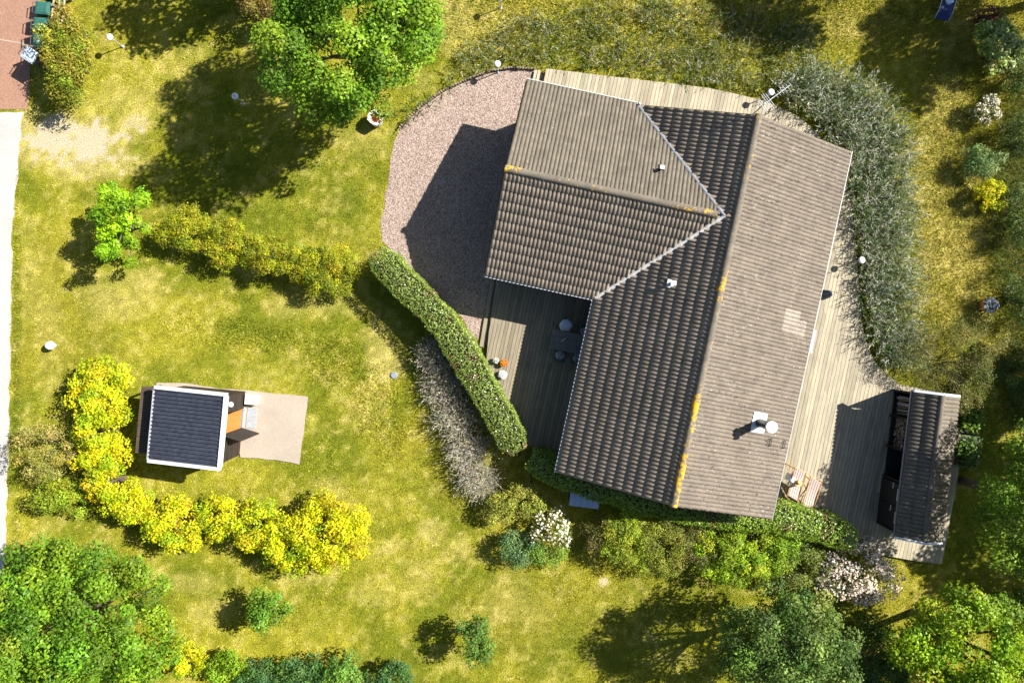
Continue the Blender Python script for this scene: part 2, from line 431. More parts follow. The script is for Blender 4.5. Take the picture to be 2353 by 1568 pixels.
def scatter(n, x0, x1, y0, y1, rng): return rng.uniform(x0, x1, n), rng.uniform(y0, y1, n)
SHEDPOLY = P([(375,985),(620,1000),(612,1165),(375,1150)])
NOGRASS = [ROAD, DRIVE, GRAVEL, PAD, DECK_W, DECK_N, DECK_E, HOUSE_FOOT, SHEDPOLY]
def grass_ok(x, y):
    ok = np.ones(x.shape, bool)
    for pl in NOGRASS: ok &= ~inside(x, y, pl)
    return ok
def make_blades(x, y, h, w, tilt, col, rng, lean=None):
    n = len(x); az = rng.uniform(0, 2*np.pi, n) if lean is None else lean + rng.normal(0, .7, n)
    s = np.sin(tilt) * h; c = np.cos(tilt) * h
    pa = az + np.pi/2 + rng.normal(0, .4, n)
    V = np.zeros((n, 3, 3))
    V[:,0,0] = x - np.cos(pa)*w/2; V[:,0,1] = y - np.sin(pa)*w/2
    V[:,1,0] = x + np.cos(pa)*w/2; V[:,1,1] = y + np.sin(pa)*w/2
    V[:,2,0] = x + np.cos(az)*s; V[:,2,1] = y + np.sin(az)*s; V[:,2,2] = c
    return V.reshape(-1, 3)
rng = np.random.default_rng(5)
x, y = scatter(900000, -21.6, 21.6, -15.2, 14.2, rng)
k = grass_ok(x, y); x = x[k]; y = y[k]
gcol, dry, mead = ground_col(x, y)
k = rng.random(len(x)) > np.clip(dry * .75, 0, .92); x, y, gcol, dry, mead = x[k], y[k], gcol[k], dry[k], mead[k]
n = len(x)
tall = np.clip(mead * .9 + .25 * sstep(.6, .75, fbm(x / 1.1, y / 1.1, 91)), 0, 1)
for px, py, rx, ry in [(770,830,70,60),(540,750,45,22),(860,920,60,90),(900,1000,40,60),(600,780,120,30),(40,900,8,500)]:
    q = ((x*PPM+CX-px)/rx)**2 + ((CY-y*PPM-py)/ry)**2; tall = np.maximum(tall, np.clip(1.4 - q, 0, 1) * .7)
h = (.035 + .03 * rng.random(n)) * (1 + tall * 3.2 * rng.random(n))
jit = np.exp(rng.normal(.02, .33, n))[:, None] * np.array([1, 1, 1])
hue = rng.random(n)[:, None]
bc = gcol * jit * (np.array([.95, 1.08, .8]) * hue + np.array([1.12, .98, 1.1]) * (1 - hue))
V = make_blades(x, y, h, .018 + .016 * rng.random(n) + tall * .008, rng.uniform(.3, 1.15, n), np.clip(bc, 0, .8), rng)
g = link('grass', np_mesh('grass', V, 3, blade, np.clip(bc, .004, .75)))
tag(g, 'short sunburnt green grass covering the lawn round the house', 'grass', kind='stuff')

# loose stones on the gravel yard
x, y = scatter(60000, -6, 3.5, -2, 11, rng); k = inside(x, y, GRAVEL) & ~inside(x, y, HOUSE_FOOT); x = x[k][:22000]; y = y[k][:22000]; n = len(x)
r = rng.uniform(.009, .022, n); a0 = rng.uniform(0, 6.28, n)
pal = np.array([(.17,.12,.105),(.29,.22,.20),(.36,.29,.265),(.46,.41,.38),(.23,.16,.14),(.10,.08,.075)])[rng.integers(0, 6, n)]
T = np.zeros((n, 3, 3, 3)); apex = np.stack([x + rng.normal(0, .004, n), y + rng.normal(0, .004, n), .010 + r * 1.1], 1)
cs = [np.stack([x + np.cos(a0 + q*2.094)*r, y + np.sin(a0 + q*2.094)*r, np.full(n, .008)], 1) for q in range(3)]
for q in range(3): T[:, q, 0] = cs[q]; T[:, q, 1] = cs[(q+1) % 3]; T[:, q, 2] = apex
o = link('gravel_stones', np_mesh('gravel_stones', T.reshape(-1, 3), 3, pebble, np.repeat(pal, 3, axis=0)))
tag(o, 'loose pinkish grey gravel stones spread over the yard', 'gravel', kind='stuff')

# round log edging along the gravel
ed = P(EDGING); pts = []
for i in range(len(ed) - 1):
    L = (ed[i+1] - ed[i]).length; nn = max(1, int(L / .105))
    pts += [ed[i].lerp(ed[i+1], k / nn) for k in range(nn)]
t = thing('log_edging', ed[0], 'low edging of short upright round logs along the curved gravel yard', 'edging')
lm = [MB().lathe([(.05, -.02), (.05, .15), (.044, .165)], 9).mesh('log', log_m) for _ in range(1)]
for p_ in pts:
    o = link('log', lm[0], t, p_ - ed[0]); o.scale = (random.uniform(.8, 1.1), random.uniform(.8, 1.1), random.uniform(.8, 1.3))

# ------------------------------------------------------------------ house
house = thing('tiled_house', HO, 'L-shaped single-storey house with brown concrete tiled gable roofs', 'house', rz=HROT)
cth = math.cos(math.atan(SL)); sth = math.sin(math.atan(SL))
def zroof(x, y):
    zm = ZE + SL * (HALF - abs(x)); zw = ZE + SL * (WH - abs(y - WC)) if x < 0 else -9
    return max(zm if abs(x) <= HALF + .01 else -9, zw)
def roof_pt(ox, oy):
    z = 3.0
    for _ in range(20):
        p_ = at(ox, oy, z); lx, ly = hl(p_); z = zroof(lx, ly)
    return lx, ly, z
mb = MB()
s = .5; wzt = ZE + SL * s - .10
for y0, y1 in ((.4, 13.65),):
    prof = [(-HALF+s, 0), (HALF-s, 0), (HALF-s, wzt), (0, ZR-.12), (-HALF+s, wzt)]
    mb.add([(a, y0, z) for a, z in prof] + [(a, y1, z) for a, z in prof], [(0,1,2,3,4), (9,8,7,6,5)] + [(i, 5+i, 5+(i+1)%5, (i+1)%5) for i in range(5)])
prof = [(WC-WH+s, 0), (WC+WH-s-.01, 0), (WC+WH-s-.01, wzt), (WC, WZ-.12), (WC-WH+s, wzt)]
mb.add([(WX+.4, a, z) for a, z in prof] + [(-3.0, a, z) for a, z in prof], [(4,3,2,1,0), (5,6,7,8,9)] + [((i+1)%5, 5+(i+1)%5, 5+i, i) for i in range(5)])
walls = mb.build('wall', brown_wood, house)
def win(x, y, w, h, z, axis):
    d = (.05, w, h) if axis == 'x' else (w, .05, h)
    f = MB().box((x, y, z), d).build('window', white, house)
    d2 = (.03, w-.14, h-.14) if axis == 'x' else (w-.14, .03, h-.14)
    off = .02 if (x > 0 or (axis == 'y' and y > 8)) else -.02
    MB().box((x + (off if axis == 'x' else 0), y + (off if axis == 'y' else 0), z), d2).build('pane', glass_m, f)
for y_ in (2.2, 5.2, 8.4, 11.6): win(HALF-s+.02, y_, 1.7, 2.0, 1.25, 'x')
for y_ in (2.0, 4.8): win(-HALF+s-.02, y_, 1.5, 2.0, 1.25, 'x')
for x_ in (-6.6, -4.8): win(x_, WC-WH+s-.02, 1.1, 1.1, 1.5, 'y')
for y_ in (8.6, 12.0): win(WX+.38, y_, 1.1, 1.1, 1.5, 'x')
win(-6.0, WC+WH-s+.01, 1.1, 1.1, 1.5, 'y')

# roof underlay: closed boards under every slope
mb = MB()
def slab(pts, th=.05, dn=.015):
    n = len(pts); up = [(a, b_, c - dn) for a, b_, c in pts]; lo = [(a, b_, c - dn - th) for a, b_, c in pts]
    mb.add(up + lo, [tuple(range(n)), tuple(range(2*n-1, n-1, -1))] + [(i, n+i, n+(i+1)%n, (i+1)%n) for i in range(n)])
zm = lambda x: ZE + SL * (HALF - abs(x))
AX = -HALF + WH
slab([(HALF, .03, ZE), (HALF, LEN-.03, ZE), (0, LEN-.03, ZR), (0, .03, ZR)])
slab([(x_, y_, zm(x_)) for x_, y_ in [(0,.03),(0,LEN-.03),(-HALF+.06,LEN-.03),(AX,WC),(-HALF,WC-WH),(-HALF,.03)]])
slab([(WX+.03, WC-WH, ZE), (-HALF, WC-WH, ZE), (AX, WC, WZ), (WX+.03, WC, WZ)])
slab([(WX+.03, WC, WZ), (AX, WC, WZ), (-HALF, WC+WH, ZE), (WX+.03, WC+WH, ZE)])
roof = mb.build('roof', darkpaint, house)

# tiles -------------------------------------------------------------
TL, TW, NP = .43, .2989, 17
def tile_geo():
    vs = []; fs = []
    for row, (yy, lift, dz) in enumerate([(0, .064, -.042), (0, .064, 0), (TL, .016, 0)]):
        for i in range(NP):
            xx = TW * i / (NP - 1); t = (xx / (TW / 2)) % 1.0
            z = .050 * max(0.0, math.sin(math.pi * t)) ** .8
            vs.append((xx, yy + (.004 if dz == 0 and row == 1 else 0), z + lift + dz))
    for r in (0, 1):
        for i in range(NP - 1):
            fs.append((r*NP+i, r*NP+i+1, (r+1)*NP+i+1, (r+1)*NP+i))
    return vs, fs
tv, tf = tile_geo()
def tmesh(mat, name='tile', vs=tv, fs=tf):
    me = bpy.data.meshes.new(name); me.from_pydata(vs, [], fs); me.materials.append(mat)
    me.polygons.foreach_set('use_smooth', [i >= NP-1 for i in range(len(fs))] if vs is tv else [False]*len(fs)); me.update(); return me
tmeshes = {k_: tmesh(mt) for k_, mt in (('w', tile_w), ('e', tile_e), ('n', tile_n), ('p', tile_pale))}
slopes = [  # key, origin, a, b, n, width, slope length, courses
    ('e', (HALF, 0, ZE), (0,1,0), (-cth,0,sth), (sth,0,cth), LEN, HALF/cth, 12),
    ('w', (-HALF, LEN, ZE), (0,-1,0), (cth,0,sth), (-sth,0,cth), LEN, HALF/cth, 12),
    ('c', (WX, WC-WH, ZE), (1,0,0), (0,cth,sth), (0,-sth,cth), 8.1, WH/cth, 11),
    ('d', (WX+8.0702, WC+WH, ZE), (-1,0,0), (0,-cth,sth), (0,sth,cth), 8.0702, WH/cth, 11)]
KEY = {'e': 'e', 'w': 'w', 'c': 'w', 'd': 'n'}
def gS(x, y): return HALF + x - WH + WC - y
def gN(x, y): return HALF + x - WH - WC + y
pieces = []
for key, o_, a_, b_, n_, W_, SLn, nc in slopes:
    a_, b_, n_, o_ = Vector(a_), Vector(b_), Vector(n_), Vector(o_); gau = SLn / nc
    nt_ = int(round(W_ / TW)); off0 = W_ - nt_ * TW if key == 'd' else 0
    for j in range(nc):
        ys = 1.0 if j < nc - 1 else (gau + .01) / TL
        for i in range(nt_):
            org = o_ + a_ * (i * TW + off0) + b_ * (j * gau - .02) + n_ * random.uniform(-.003, .003)
            rot = random.gauss(0, .006)
            aa = a_ * math.cos(rot) + b_ * math.sin(rot); bb = b_ * math.cos(rot) - a_ * math.sin(rot)
            M = Matrix(((aa.x, bb.x*ys, n_.x, org.x), (aa.y, bb.y*ys, n_.y, org.y), (aa.z, bb.z*ys, n_.z, org.z), (0,0,0,1)))
            ctr = M @ Vector((TW/2, TL/2, 0)); cs_ = [M @ Vector((q, r_, 0)) for q in (0, TW) for r_ in (0, TL)]
            clip = None; mk = KEY[key]
            if key in 'wcd':
                south = ctr.y < WC
                gg = [(gS if south else gN)(c.x, c.y) for c in cs_]
                if key != 'w': gg = [-q for q in gg]
                if max(gg) <= 0.02: continue
                if min(gg) < 0:
                    sgn = 1 if key == 'w' else -1
                    pn = Vector((1, -1 if south else 1, 0)) * sgn
                    pc = Vector((WH - HALF, WC, 0)) if True else None
                    clip = (pc, pn)
            if key == 'e' and (Vector((ctr.x - 3.1, ctr.y - 7.45)).length < .33 or (abs(ctr.x - 3.3) < .5 and abs(ctr.y - 7.1) < .3)): mk = 'p'
            pieces.append((org.z, mk, M, clip, key))
pieces.sort(key=lambda q: -q[0])
big_v = []; big_f = []; big_m = []; base = 0; solo = 0
mkeys = ['w', 'e', 'n', 'p']
tva = np.array(tv)
for z_, mk, M, clip, key in pieces:
    if clip is None and solo < 300:
        o = link('tile', tmeshes[mk], roof); o.matrix_local = M; solo += 1; continue
    if clip is not None:
        bm = bmesh.new(); bm.from_mesh(tmeshes[mk]); bm.transform(M)
        bmesh.ops.bisect_plane(bm, geom=bm.verts[:] + bm.edges[:] + bm.faces[:], plane_co=clip[0], plane_no=clip[1], clear_inner=True)
        bm.verts.index_update()
        vs = np.array([v.co[:] for v in bm.verts]).reshape(-1, 3); fs = [tuple(v.index for v in f.verts) for f in bm.faces]; bm.free()
        if not fs: continue
    else:
        A = np.array(M); vs = tva @ A[:3, :3].T + A[:3, 3]; fs = tf
    big_v.append(vs); big_f += [tuple(q + base for q in f) for f in fs]; big_m += [mkeys.index(mk)] * len(fs); base += len(vs)
me = bpy.data.meshes.new('tile_field'); me.from_pydata(np.concatenate(big_v).tolist(), [], big_f)
for k_ in mkeys: me.materials.append((dict(w=tile_w, e=tile_e, n=tile_n, p=tile_pale))[k_])
me.polygons.foreach_set('material_index', big_m); me.polygons.foreach_set('use_smooth', [True] * len(big_f)); me.update()
tag(link('tile_field', me, roof), kind='stuff')

# ridge tiles
def cap_mesh(mat, r0=.128, r1=.122, L=.385, n=11):
    vs = []; fs = []
    for y_, r in ((0, r0), (L, r1)):
        for i in range(n):
            t_ = math.pi * (i / (n - 1)); vs.append((math.cos(t_) * r * 1.08, y_, math.sin(t_) * r))
    k = len(vs)                                  # butt end: separate corners keep the edge crisp
    vs += [vs[i] for i in range(n)] + [(v[0]*.86, v[1], v[2]*.80) for v in vs[:n]]
    fs = [(i, n+i, n+i+1, i+1) for i in range(n - 1)]
    sm = [True]*len(fs)
    fs += [(k+i+1, k+n+i+1, k+n+i, k+i) for i in range(n - 1)]; sm += [False]*(n-1)
    me = bpy.data.meshes.new('ridge_tile'); me.from_pydata(vs, [], fs); me.materials.append(mat)
    me.polygons.foreach_set('use_smooth', sm); me.update(); return me
capm = cap_mesh(ridge_m); capm2 = cap_mesh(ridge_m2)
for i in range(40):
    o = link('ridge_tile', capm2 if i > 28 or i in (0, 1, 17) else capm, roof, (0, LEN - (i + 1) * LEN / 40 - .01, ZR + .035 + random.uniform(-.003, .003)))
for i in range(22):
    o = link('ridge_tile', capm2 if i in (0, 1) else capm, roof, (WX + i * 7.62 / 22 + .37, WC, WZ + .035)); o.rotation_euler = (0, 0, math.pi / 2)

# valley flashing: dressed lead with a wavy edge
def valley(p0, p1, wave, name='valley_flashing', mat=lead):
    mb = MB(); n = 46; vs = []; fs = []
    d = (Vector(p1) - Vector(p0)); side = Vector((d.y, -d.x, 0)).normalized()
    for i in range(n + 1):
        q = Vector(p0).lerp(Vector(p1), i / n); w = .085 + .018 * math.sin(i * 1.9) + random.uniform(-.006, .006)
        for k_, (sx, zz) in enumerate([(-1.15, .02), (-.8, .09), (-.35, .115), (.35, .115), (.8, .09), (1.15, .02)]):
            vs.append(q + side * w * sx + Vector((0, 0, zz + .012 * math.sin(i * 2.3 + k_))))
    for i in range(n):
        for k_ in range(5): fs.append((i*6+k_, i*6+k_+1, (i+1)*6+k_+1, (i+1)*6+k_))
    return mb.add(vs, fs).build(name, mat, roof, True)
apex = (AX, WC, WZ)
pale_lead = flat('pale_flashing', (.42, .42, .42), .6, .1, .25, 12)
valley((-HALF, WC-WH, ZE), apex, 1, mat=pale_lead); valley((-HALF, WC+WH, ZE), apex, 1)

# gutters and verges
for (x0, y0, x1, y1) in [(HALF+.045, -.02, HALF+.045, LEN+.02), (-HALF-.045, -.02, -HALF-.045, WC-WH-.04), (WX-.02, WC-WH-.045, -HALF-.02, WC-WH-.045), (WX-.02, WC+WH+.045, -HALF+.02, WC+WH+.045)]:
    mb = MB(); c = ((x0+x1)/2, (y0+y1)/2); L = abs(x1-x0) + abs(y1-y0); al = abs(y1-y0) > .5
    D = (lambda w, h: (w, L, h)) if al else (lambda w, h: (L, w, h))
    sh = (lambda q: (c[0]+q, c[1])) if al else (lambda q: (c[0], c[1]+q))
    mb.box((*sh(0), ZE-.05), D(.09, .015))
    for q in (-.045, .045): mb.box((*sh(q), ZE-.015), D(.016, .085))
    mb.build('gutter', zinc if x0 > 0 else white, house)
MB().lathe([(.055, 0), (.055, .25), (.03, .3)], 8, (-HALF+.08, WC+WH+.02, ZE-.1)).build('downpipe_head', white, house)
def verge(p0, p1):
    p0, p1 = Vector(p0), Vector(p1)
    return MB().add([p0, p1, p1 + Vector((0,0,-.2)), p0 + Vector((0,0,-.2)), ], [(0,1,2,3)]), p0, p1
for pts_ in ([(HALF, 0, ZE), (0, 0, ZR), (-HALF, 0, ZE)], [(HALF, LEN, ZE), (0, LEN, ZR), (-HALF+.1, LEN, ZE+.04)]):
    yy = pts_[0][1]; o1 = -.035 if yy < 1 else .035
    mb = MB(); q = [Vector(a) for a in pts_]; vs = []
    for a in q:
        for dy in (o1 * .2, o1):
            vs += [(a.x, yy + dy, a.z - .02), (a.x, yy + dy, a.z - .22)]
    fs = []
    for i in range(2):
        b0, b1 = i*4, i*4+4
        fs += [(b0, b1, b1+1, b0+1), (b0+2, b0+3, b1+3, b1+2), (b0, b0+2, b1+2, b1), (b0+1, b1+1, b1+3, b0+3)]
    mb.add(vs, fs).build('bargeboard', brown_wood, house)
mb = MB(); vs = []
for a in ((WC-WH, ZE), (WC, WZ), (WC+WH, ZE)):
    for dx in (-.007, -.035): vs += [(WX+dx, a[0], a[1]-.02), (WX+dx, a[0], a[1]-.22)]
fs = []
for i in range(2):
    b0, b1 = i*4, i*4+4
    fs += [(b0, b1, b1+1, b0+1), (b0+2, b0+3, b1+3, b1+2), (b0, b0+2, b1+2, b1), (b0+1, b1+1, b1+3, b0+3)]
mb.add(vs, fs).build('bargeboard', brown_wood, house)

# chimney flue
lx, ly = 2.69, 3.46; lz = zroof(lx, ly)
RM = Matrix(((-cth*-1, 0, sth, 0), (0, 1, 0, 0), (-sth, 0, cth, 0), (0, 0, 0, 1)))
ch = MB().lathe([(.155, -.1), (.155, 1.02), (.16, 1.05), (.13, 1.07), (.13, 1.22)], 24, (lx, ly, lz)).build('chimney', blackm, house, True)
MB().lathe([(.20, 1.23), (.215, 1.25), (.215, 1.29), (.19, 1.305)], 28, (lx, ly, lz)).build('chimney_cap', flat('pale_cap', (.62, .58, .54), .6), ch)
M = Matrix.Translation((lx - .02, ly, lz + .12)) @ RM
flash = MB().box((0, 0, 0), (.62, .74, .012), M=M)
for q in (-.3, -.15, .15, .3): flash.box((0, q, .012), (.6, .05, .02), M=M)
flash.build('chimney_flashing', white, ch)

def vent(ox, oy, h, cap, pipe, w):
    lx, ly, lz = roof_pt(ox, oy)
    v = MB().lathe([(.065, -.05), (.06, h)], 12, (lx, ly, lz + .05)).build('roof_vent', pipe, house, True)
    MB().box((lx, ly, lz + .05 + h + .02), (w, w * .85, .035), rz=.1).build('vent_cap', cap, v)
    MB().box((lx, ly, lz + .085), (w*1.5, w*1.5, .03), M=None).build('vent_collar', pipe, v)
vent(1517, 389, .26, zinc, blackm, .17)
vent(1540, 652, .42, zinc, zinc, .20)
for ox, oy in ((1766, 1014), (1797, 1019)):
    lx, ly, lz = roof_pt(ox, oy); br = MB()
    zz = lz + .17
    br.tube([(lx+.035, ly-.14, zz-.03), (lx+.035, ly+.14, zz-.03)], .012, 6)
    br.tube([(lx-.035, ly-.14, zz), (lx-.05, ly-.06, zz), (lx-.02, ly, zz), (lx-.05, ly+.07, zz), (lx-.035, ly+.14, zz)], .012, 6)
    for q in (-.14, .14): br.tube([(lx-.035, ly+q, zz), (lx+.035, ly+q, zz-.03), (lx+.03, ly+q, zz-.16)], .012, 6)
    br.build('roof_hook', blackm, house)
# television aerial on the north gable
ant = MB().tube([(-.12, LEN+.1, 3.2), (-.12, LEN+.1, 4.86)], .024, 8).build('antenna_mast', zinc, house)
bd = Vector((.805, .592, 0)); bx = bd.dot(HV); by = bd.dot(HU); pd = Vector((-by, bx, 0)); B0 = Vector((-.12, LEN+.1, 4.78)); BD = Vector((bx, by, 0))
MB().tube([B0 - BD*.12, B0 + BD*1.12], .014, 6).build('antenna_boom', zinc, ant)
for q, hl_ in ((-.1, .26), (-.04, .26), (.1, .3), (.17, .32), (.24, .26), (.5, .10), (.62, .10), (.74, .10), (.86, .10), (.98, .10), (1.1, .10)):
    dz_ = .0
    MB().tube([B0 + BD*q - pd*hl_ + Vector((0,0,.02+dz_)), B0 + BD*q + pd*hl_ + Vector((0,0,.02+dz_))], .010 if q < .3 else .007, 6).build('antenna_element', zinc, ant)

# ------------------------------------------------------------------ decks
def scan(poly, x):
    r = []
    for i in range(len(poly)):
        (x0, y0), (x1, y1) = poly[i], poly[(i+1) % len(poly)]
        if (x0 > x) != (x1 > x): r.append(y0 + (y1-y0)*(x-x0)/(x1-x0))
    return sorted(r)
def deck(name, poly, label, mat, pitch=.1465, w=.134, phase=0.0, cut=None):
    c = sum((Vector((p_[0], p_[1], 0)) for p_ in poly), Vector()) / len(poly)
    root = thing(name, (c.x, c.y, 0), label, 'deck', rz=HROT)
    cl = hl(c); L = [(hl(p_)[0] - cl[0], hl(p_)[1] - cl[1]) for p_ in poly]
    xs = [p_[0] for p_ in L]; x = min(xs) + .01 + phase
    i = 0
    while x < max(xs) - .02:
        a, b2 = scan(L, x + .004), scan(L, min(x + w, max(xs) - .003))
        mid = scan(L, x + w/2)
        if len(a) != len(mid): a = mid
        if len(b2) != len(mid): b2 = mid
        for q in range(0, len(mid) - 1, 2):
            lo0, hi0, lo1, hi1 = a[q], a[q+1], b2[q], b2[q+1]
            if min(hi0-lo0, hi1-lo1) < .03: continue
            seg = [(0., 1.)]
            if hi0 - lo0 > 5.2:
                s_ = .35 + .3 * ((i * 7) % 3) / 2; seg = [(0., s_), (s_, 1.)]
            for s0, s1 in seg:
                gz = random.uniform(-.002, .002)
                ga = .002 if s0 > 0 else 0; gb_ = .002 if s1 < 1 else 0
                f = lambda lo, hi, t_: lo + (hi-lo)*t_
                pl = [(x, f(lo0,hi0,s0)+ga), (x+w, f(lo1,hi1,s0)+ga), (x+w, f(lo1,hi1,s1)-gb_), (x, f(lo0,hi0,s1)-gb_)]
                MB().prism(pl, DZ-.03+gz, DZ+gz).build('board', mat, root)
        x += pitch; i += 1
    MB().prism([(p_[0]*.985, p_[1]*.985) for p_ in L], .02, DZ-.05).build('dark_gap_sheet', darkpaint, root)  # black sheet added under the boards so the gaps show as dark shade
    return root, cl
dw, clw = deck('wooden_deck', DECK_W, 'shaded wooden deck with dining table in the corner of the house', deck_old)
dn, cln = deck('wooden_deck', DECK_N, 'narrow pale wooden deck of crosswise boards behind the wing and aerial', deck_m)
de, cle = deck('wooden_deck', DECK_E, 'wide pale wooden deck with striped deck chairs and woodshed', deck_m)
def step(root, cl, pts_, z, mat):
    pl = [(hl(p_)[0]-cl[0], hl(p_)[1]-cl[1]) for p_ in pts_]
    MB().prism(pl, z-.035, z).build('step_board', mat, root)
def strip(x0, y0, x1, y1, w, z):     # native survey line, width
    a, b2 = nat(x0, y0, z), nat(x1, y1, z); d = (b2-a).normalized(); nrm = Vector((-d.y, d.x, 0)) * w/2
    return [a - nrm, b2 - nrm, b2 + nrm, a + nrm]
step(dw, clw, strip(1252, 700, 1222, 880, .15, .11), .11, deck_old)
step(dw, clw, strip(1258, 702, 1228, 884, .05, .10), .06, deck_old)
step(dn, cln, strip(1361, 178, 1352, 220, .115, .12), .12, deck_m)
step(dn, cln, strip(1370, 178, 1361, 222, .115, .12), .12, deck_m)

# ------------------------------------------------------------------ woodshed
ws_n, ws_s = Vector((16.12, -2.46, 0)), Vector((15.445, -7.97, 0))
wd = (ws_n - ws_s).normalized(); WL = (ws_n - ws_s).length; wrot = math.atan2(wd.y, wd.x) - math.pi/2
wsh = thing('woodshed', ws_s, 'open-fronted black woodshed with a small grey tiled roof beside the deck', 'shed', rz=wrot)
WZR, WZE, WHF = 2.33, 1.98, .84
ss = (WZR-WZE)/WHF; wc_, wsn = math.cos(math.atan(ss)), math.sin(math.atan(ss))
mb = MB()
for sx in (-1, 1):
    vs = [(sx*WHF, .02, WZE), (sx*WHF, WL-.02, WZE), (0, WL-.02, WZR), (0, .02, WZR)]
    vs += [(a, b_, c-.05) for a, b_, c in vs]
    mb.add(vs, [(0,1,2,3), (7,6,5,4), (0,4,5,1), (1,5,6,2), (2,6,7,3), (3,7,4,0)])
wroof = mb.build('roof', darkpaint, wsh)
for sx in (-1, 1):
    a_ = Vector((0, 1, 0)) * sx; b_ = Vector((-sx*wc_, 0, wsn)); n_ = a_.cross(b_)
    o_ = Vector((sx*WHF, 0 if sx > 0 else WL, WZE)); SLn = WHF/wc_; nt_ = int(WL / TW); gau = SLn/2
    tw2 = WL / nt_ / TW
    for j in range(2):
        for i in range(nt_):
            org = o_ + a_*(i*TW*tw2) + b_*(j*gau-.02); ys = (gau + (.05 if j == 0 else 0)) / TL
            o = link('tile', tmeshes['n'], wroof)
            o.matrix_local = Matrix(((a_.x*tw2, b_.x*ys, n_.x, org.x), (a_.y*tw2, b_.y*ys, n_.y, org.y), (a_.z*tw2, b_.z*ys, n_.z, org.z), (0,0,0,1)))
capg = cap_mesh(tile_n, .10, .096)
for i in range(15):
    o = link('ridge_tile', capg, wroof, (.02, WL - (i+1)*WL/15, WZR+.03))
for y_ in (-.03, WL+.03):
    for sx in (-1, 1):
        a, c = Vector((0, y_, WZR-.01)), Vector((sx*(WHF+.04), y_, WZE-.025))
        vs = []
        for p_ in (a, c):
            for dy in (-.045, .045): vs += [p_ + Vector((0, dy, .14)), p_ + Vector((0, dy, -.06))]
        MB().add(vs, [(0,2,6,4), (1,5,7,3), (0,4,5,1), (2,3,7,6), (0,1,3,2), (4,6,7,5)]).build('verge_board', white, wsh)
MB().box((-WHF-.05, WL/2, WZE-.03), (.07, WL+.04, .07)).build('gutter', lead, wsh)
mb = MB(); FX = -.62; BXX = .72
for i in range(36): mb.box((BXX, .1 + i*(WL-.2)/35, .22+.82), (.022, (WL-.2)/35-.008, 1.62))
mb.build('back_wall', dark_wood, wsh)
for y_ in (.08, WL-.08): MB().box(((FX+BXX)/2, y_, .22+.82), (BXX-FX, .04, 1.62)).build('end_wall', dark_wood, wsh)
for y_ in (.08, WL*.36, WL*.58, WL*.8, WL-.08):
    MB().box((FX, y_, .22+.84), (.08, .08, 1.66)).build('post', dark_wood, wsh)
MB().box(((FX+BXX)/2, WL/2, .22+.04), (BXX-FX-.08, WL-.22, .08)).build('floor', dark_wood, wsh)
for q, (y0, y1) in enumerate(((.14, WL*.19), (WL*.19, WL*.345))):
    d_ = MB().box((FX-.045, (y0+y1)/2, 1.02), (.035, y1-y0-.02, 1.5)).build('door', darkpaint, wsh)
    MB().box((FX-.075, (y0+y1)/2, 1.5), (.02, .45, .03)).build('handle', white, d_)
    MB().box((FX-.075, (y0+y1)/2 + .3, 1.15), (.02, .22, .03)).build('hinge', white, d_)
# what is stored inside: firewood and long laths
fw = thing('firewood_stack', wsh.matrix_basis @ Vector((0, 0, 0)), 'stack of split firewood logs in the middle bay of the woodshed', 'firewood')
WM = Matrix.Translation(ws_s) @ Matrix.Rotation(wrot, 4, 'Z')
fw.location = WM @ Vector((-.1, WL*.58+.55, .31))
fw.rotation_euler = (0, 0, wrot)
cut_m = flat('cut_wood', (.30, .23, .15), .8, 0, .4, 10)
for r_ in range(6):
    for i in range(8):
        q = MB(); w_ = random.uniform(.055, .075); n_ = random.choice([3, 4, 5])
        for s_ in (0,):
            L2 = random.uniform(.3, .36)
            q.tube([(-L2/2, 0, 0), (L2/2, 0, 0)], w_, n_)
        o = q.build('log', random.choice([cut_m, log_m, grey_wood]), fw)
        o.location = (random.uniform(-.22, -.12), -.5 + i*.145 + (r_ % 2)*.06, .065 + r_*.115); o.rotation_euler = (random.uniform(0, 3), random.uniform(-.05, .05), random.uniform(-.08, .08))
la = thing('lath_bundle', WM @ Vector((-.1, WL*.8+.5, .31)), 'bundle of pale garden laths leaning in the end bay of the woodshed', 'timber', rz=wrot)
for i in range(14):
    y_ = -.4 + i*.055
    MB().tube([(-.35 + random.uniform(-.05, .05), y_, .0), (.12 + random.uniform(-.1, .05), y_ + random.uniform(-.05, .05), random.uniform(.7, 1.1))], .017, 5).build('lath', random.choice([grey_wood, cut_m, white]), la)

# raised beds behind the woodshed
def raised(p0, p1, z, label, seed):
    a, c = nat(*p0, z), nat(*p1, z); w_, d_ = abs(c.x-a.x), abs(c.y-a.y); ctr = (a+c)/2; ctr.z = 0
    t_ = thing('raised_bed', ctr, label, 'planter', 'raised beds behind the woodshed', rz=wrot)
    for sx in (-1, 1):
        MB().box((sx*w_/2, 0, z/2), (.04, d_, z)).build('side_board', grey_wood, t_)
        MB().box((0, sx*d_/2, z/2), (w_+.05, .04, z-.004)).build('end_board', grey_wood, t_)
    MB().box((0, 0, z/2-.03), (w_-.045, d_-.045, z-.06)).build('soil', soil, t_)
    return t_, ctr, w_, d_
bed1 = raised((2434,1030), (2490,1098), .35, 'raised timber bed of bright leafy plants under the spirea', 1)
bed2 = raised((2424,1106), (2484,1184), .35, 'dark raised timber bed of broad green leaves in the shade', 2)

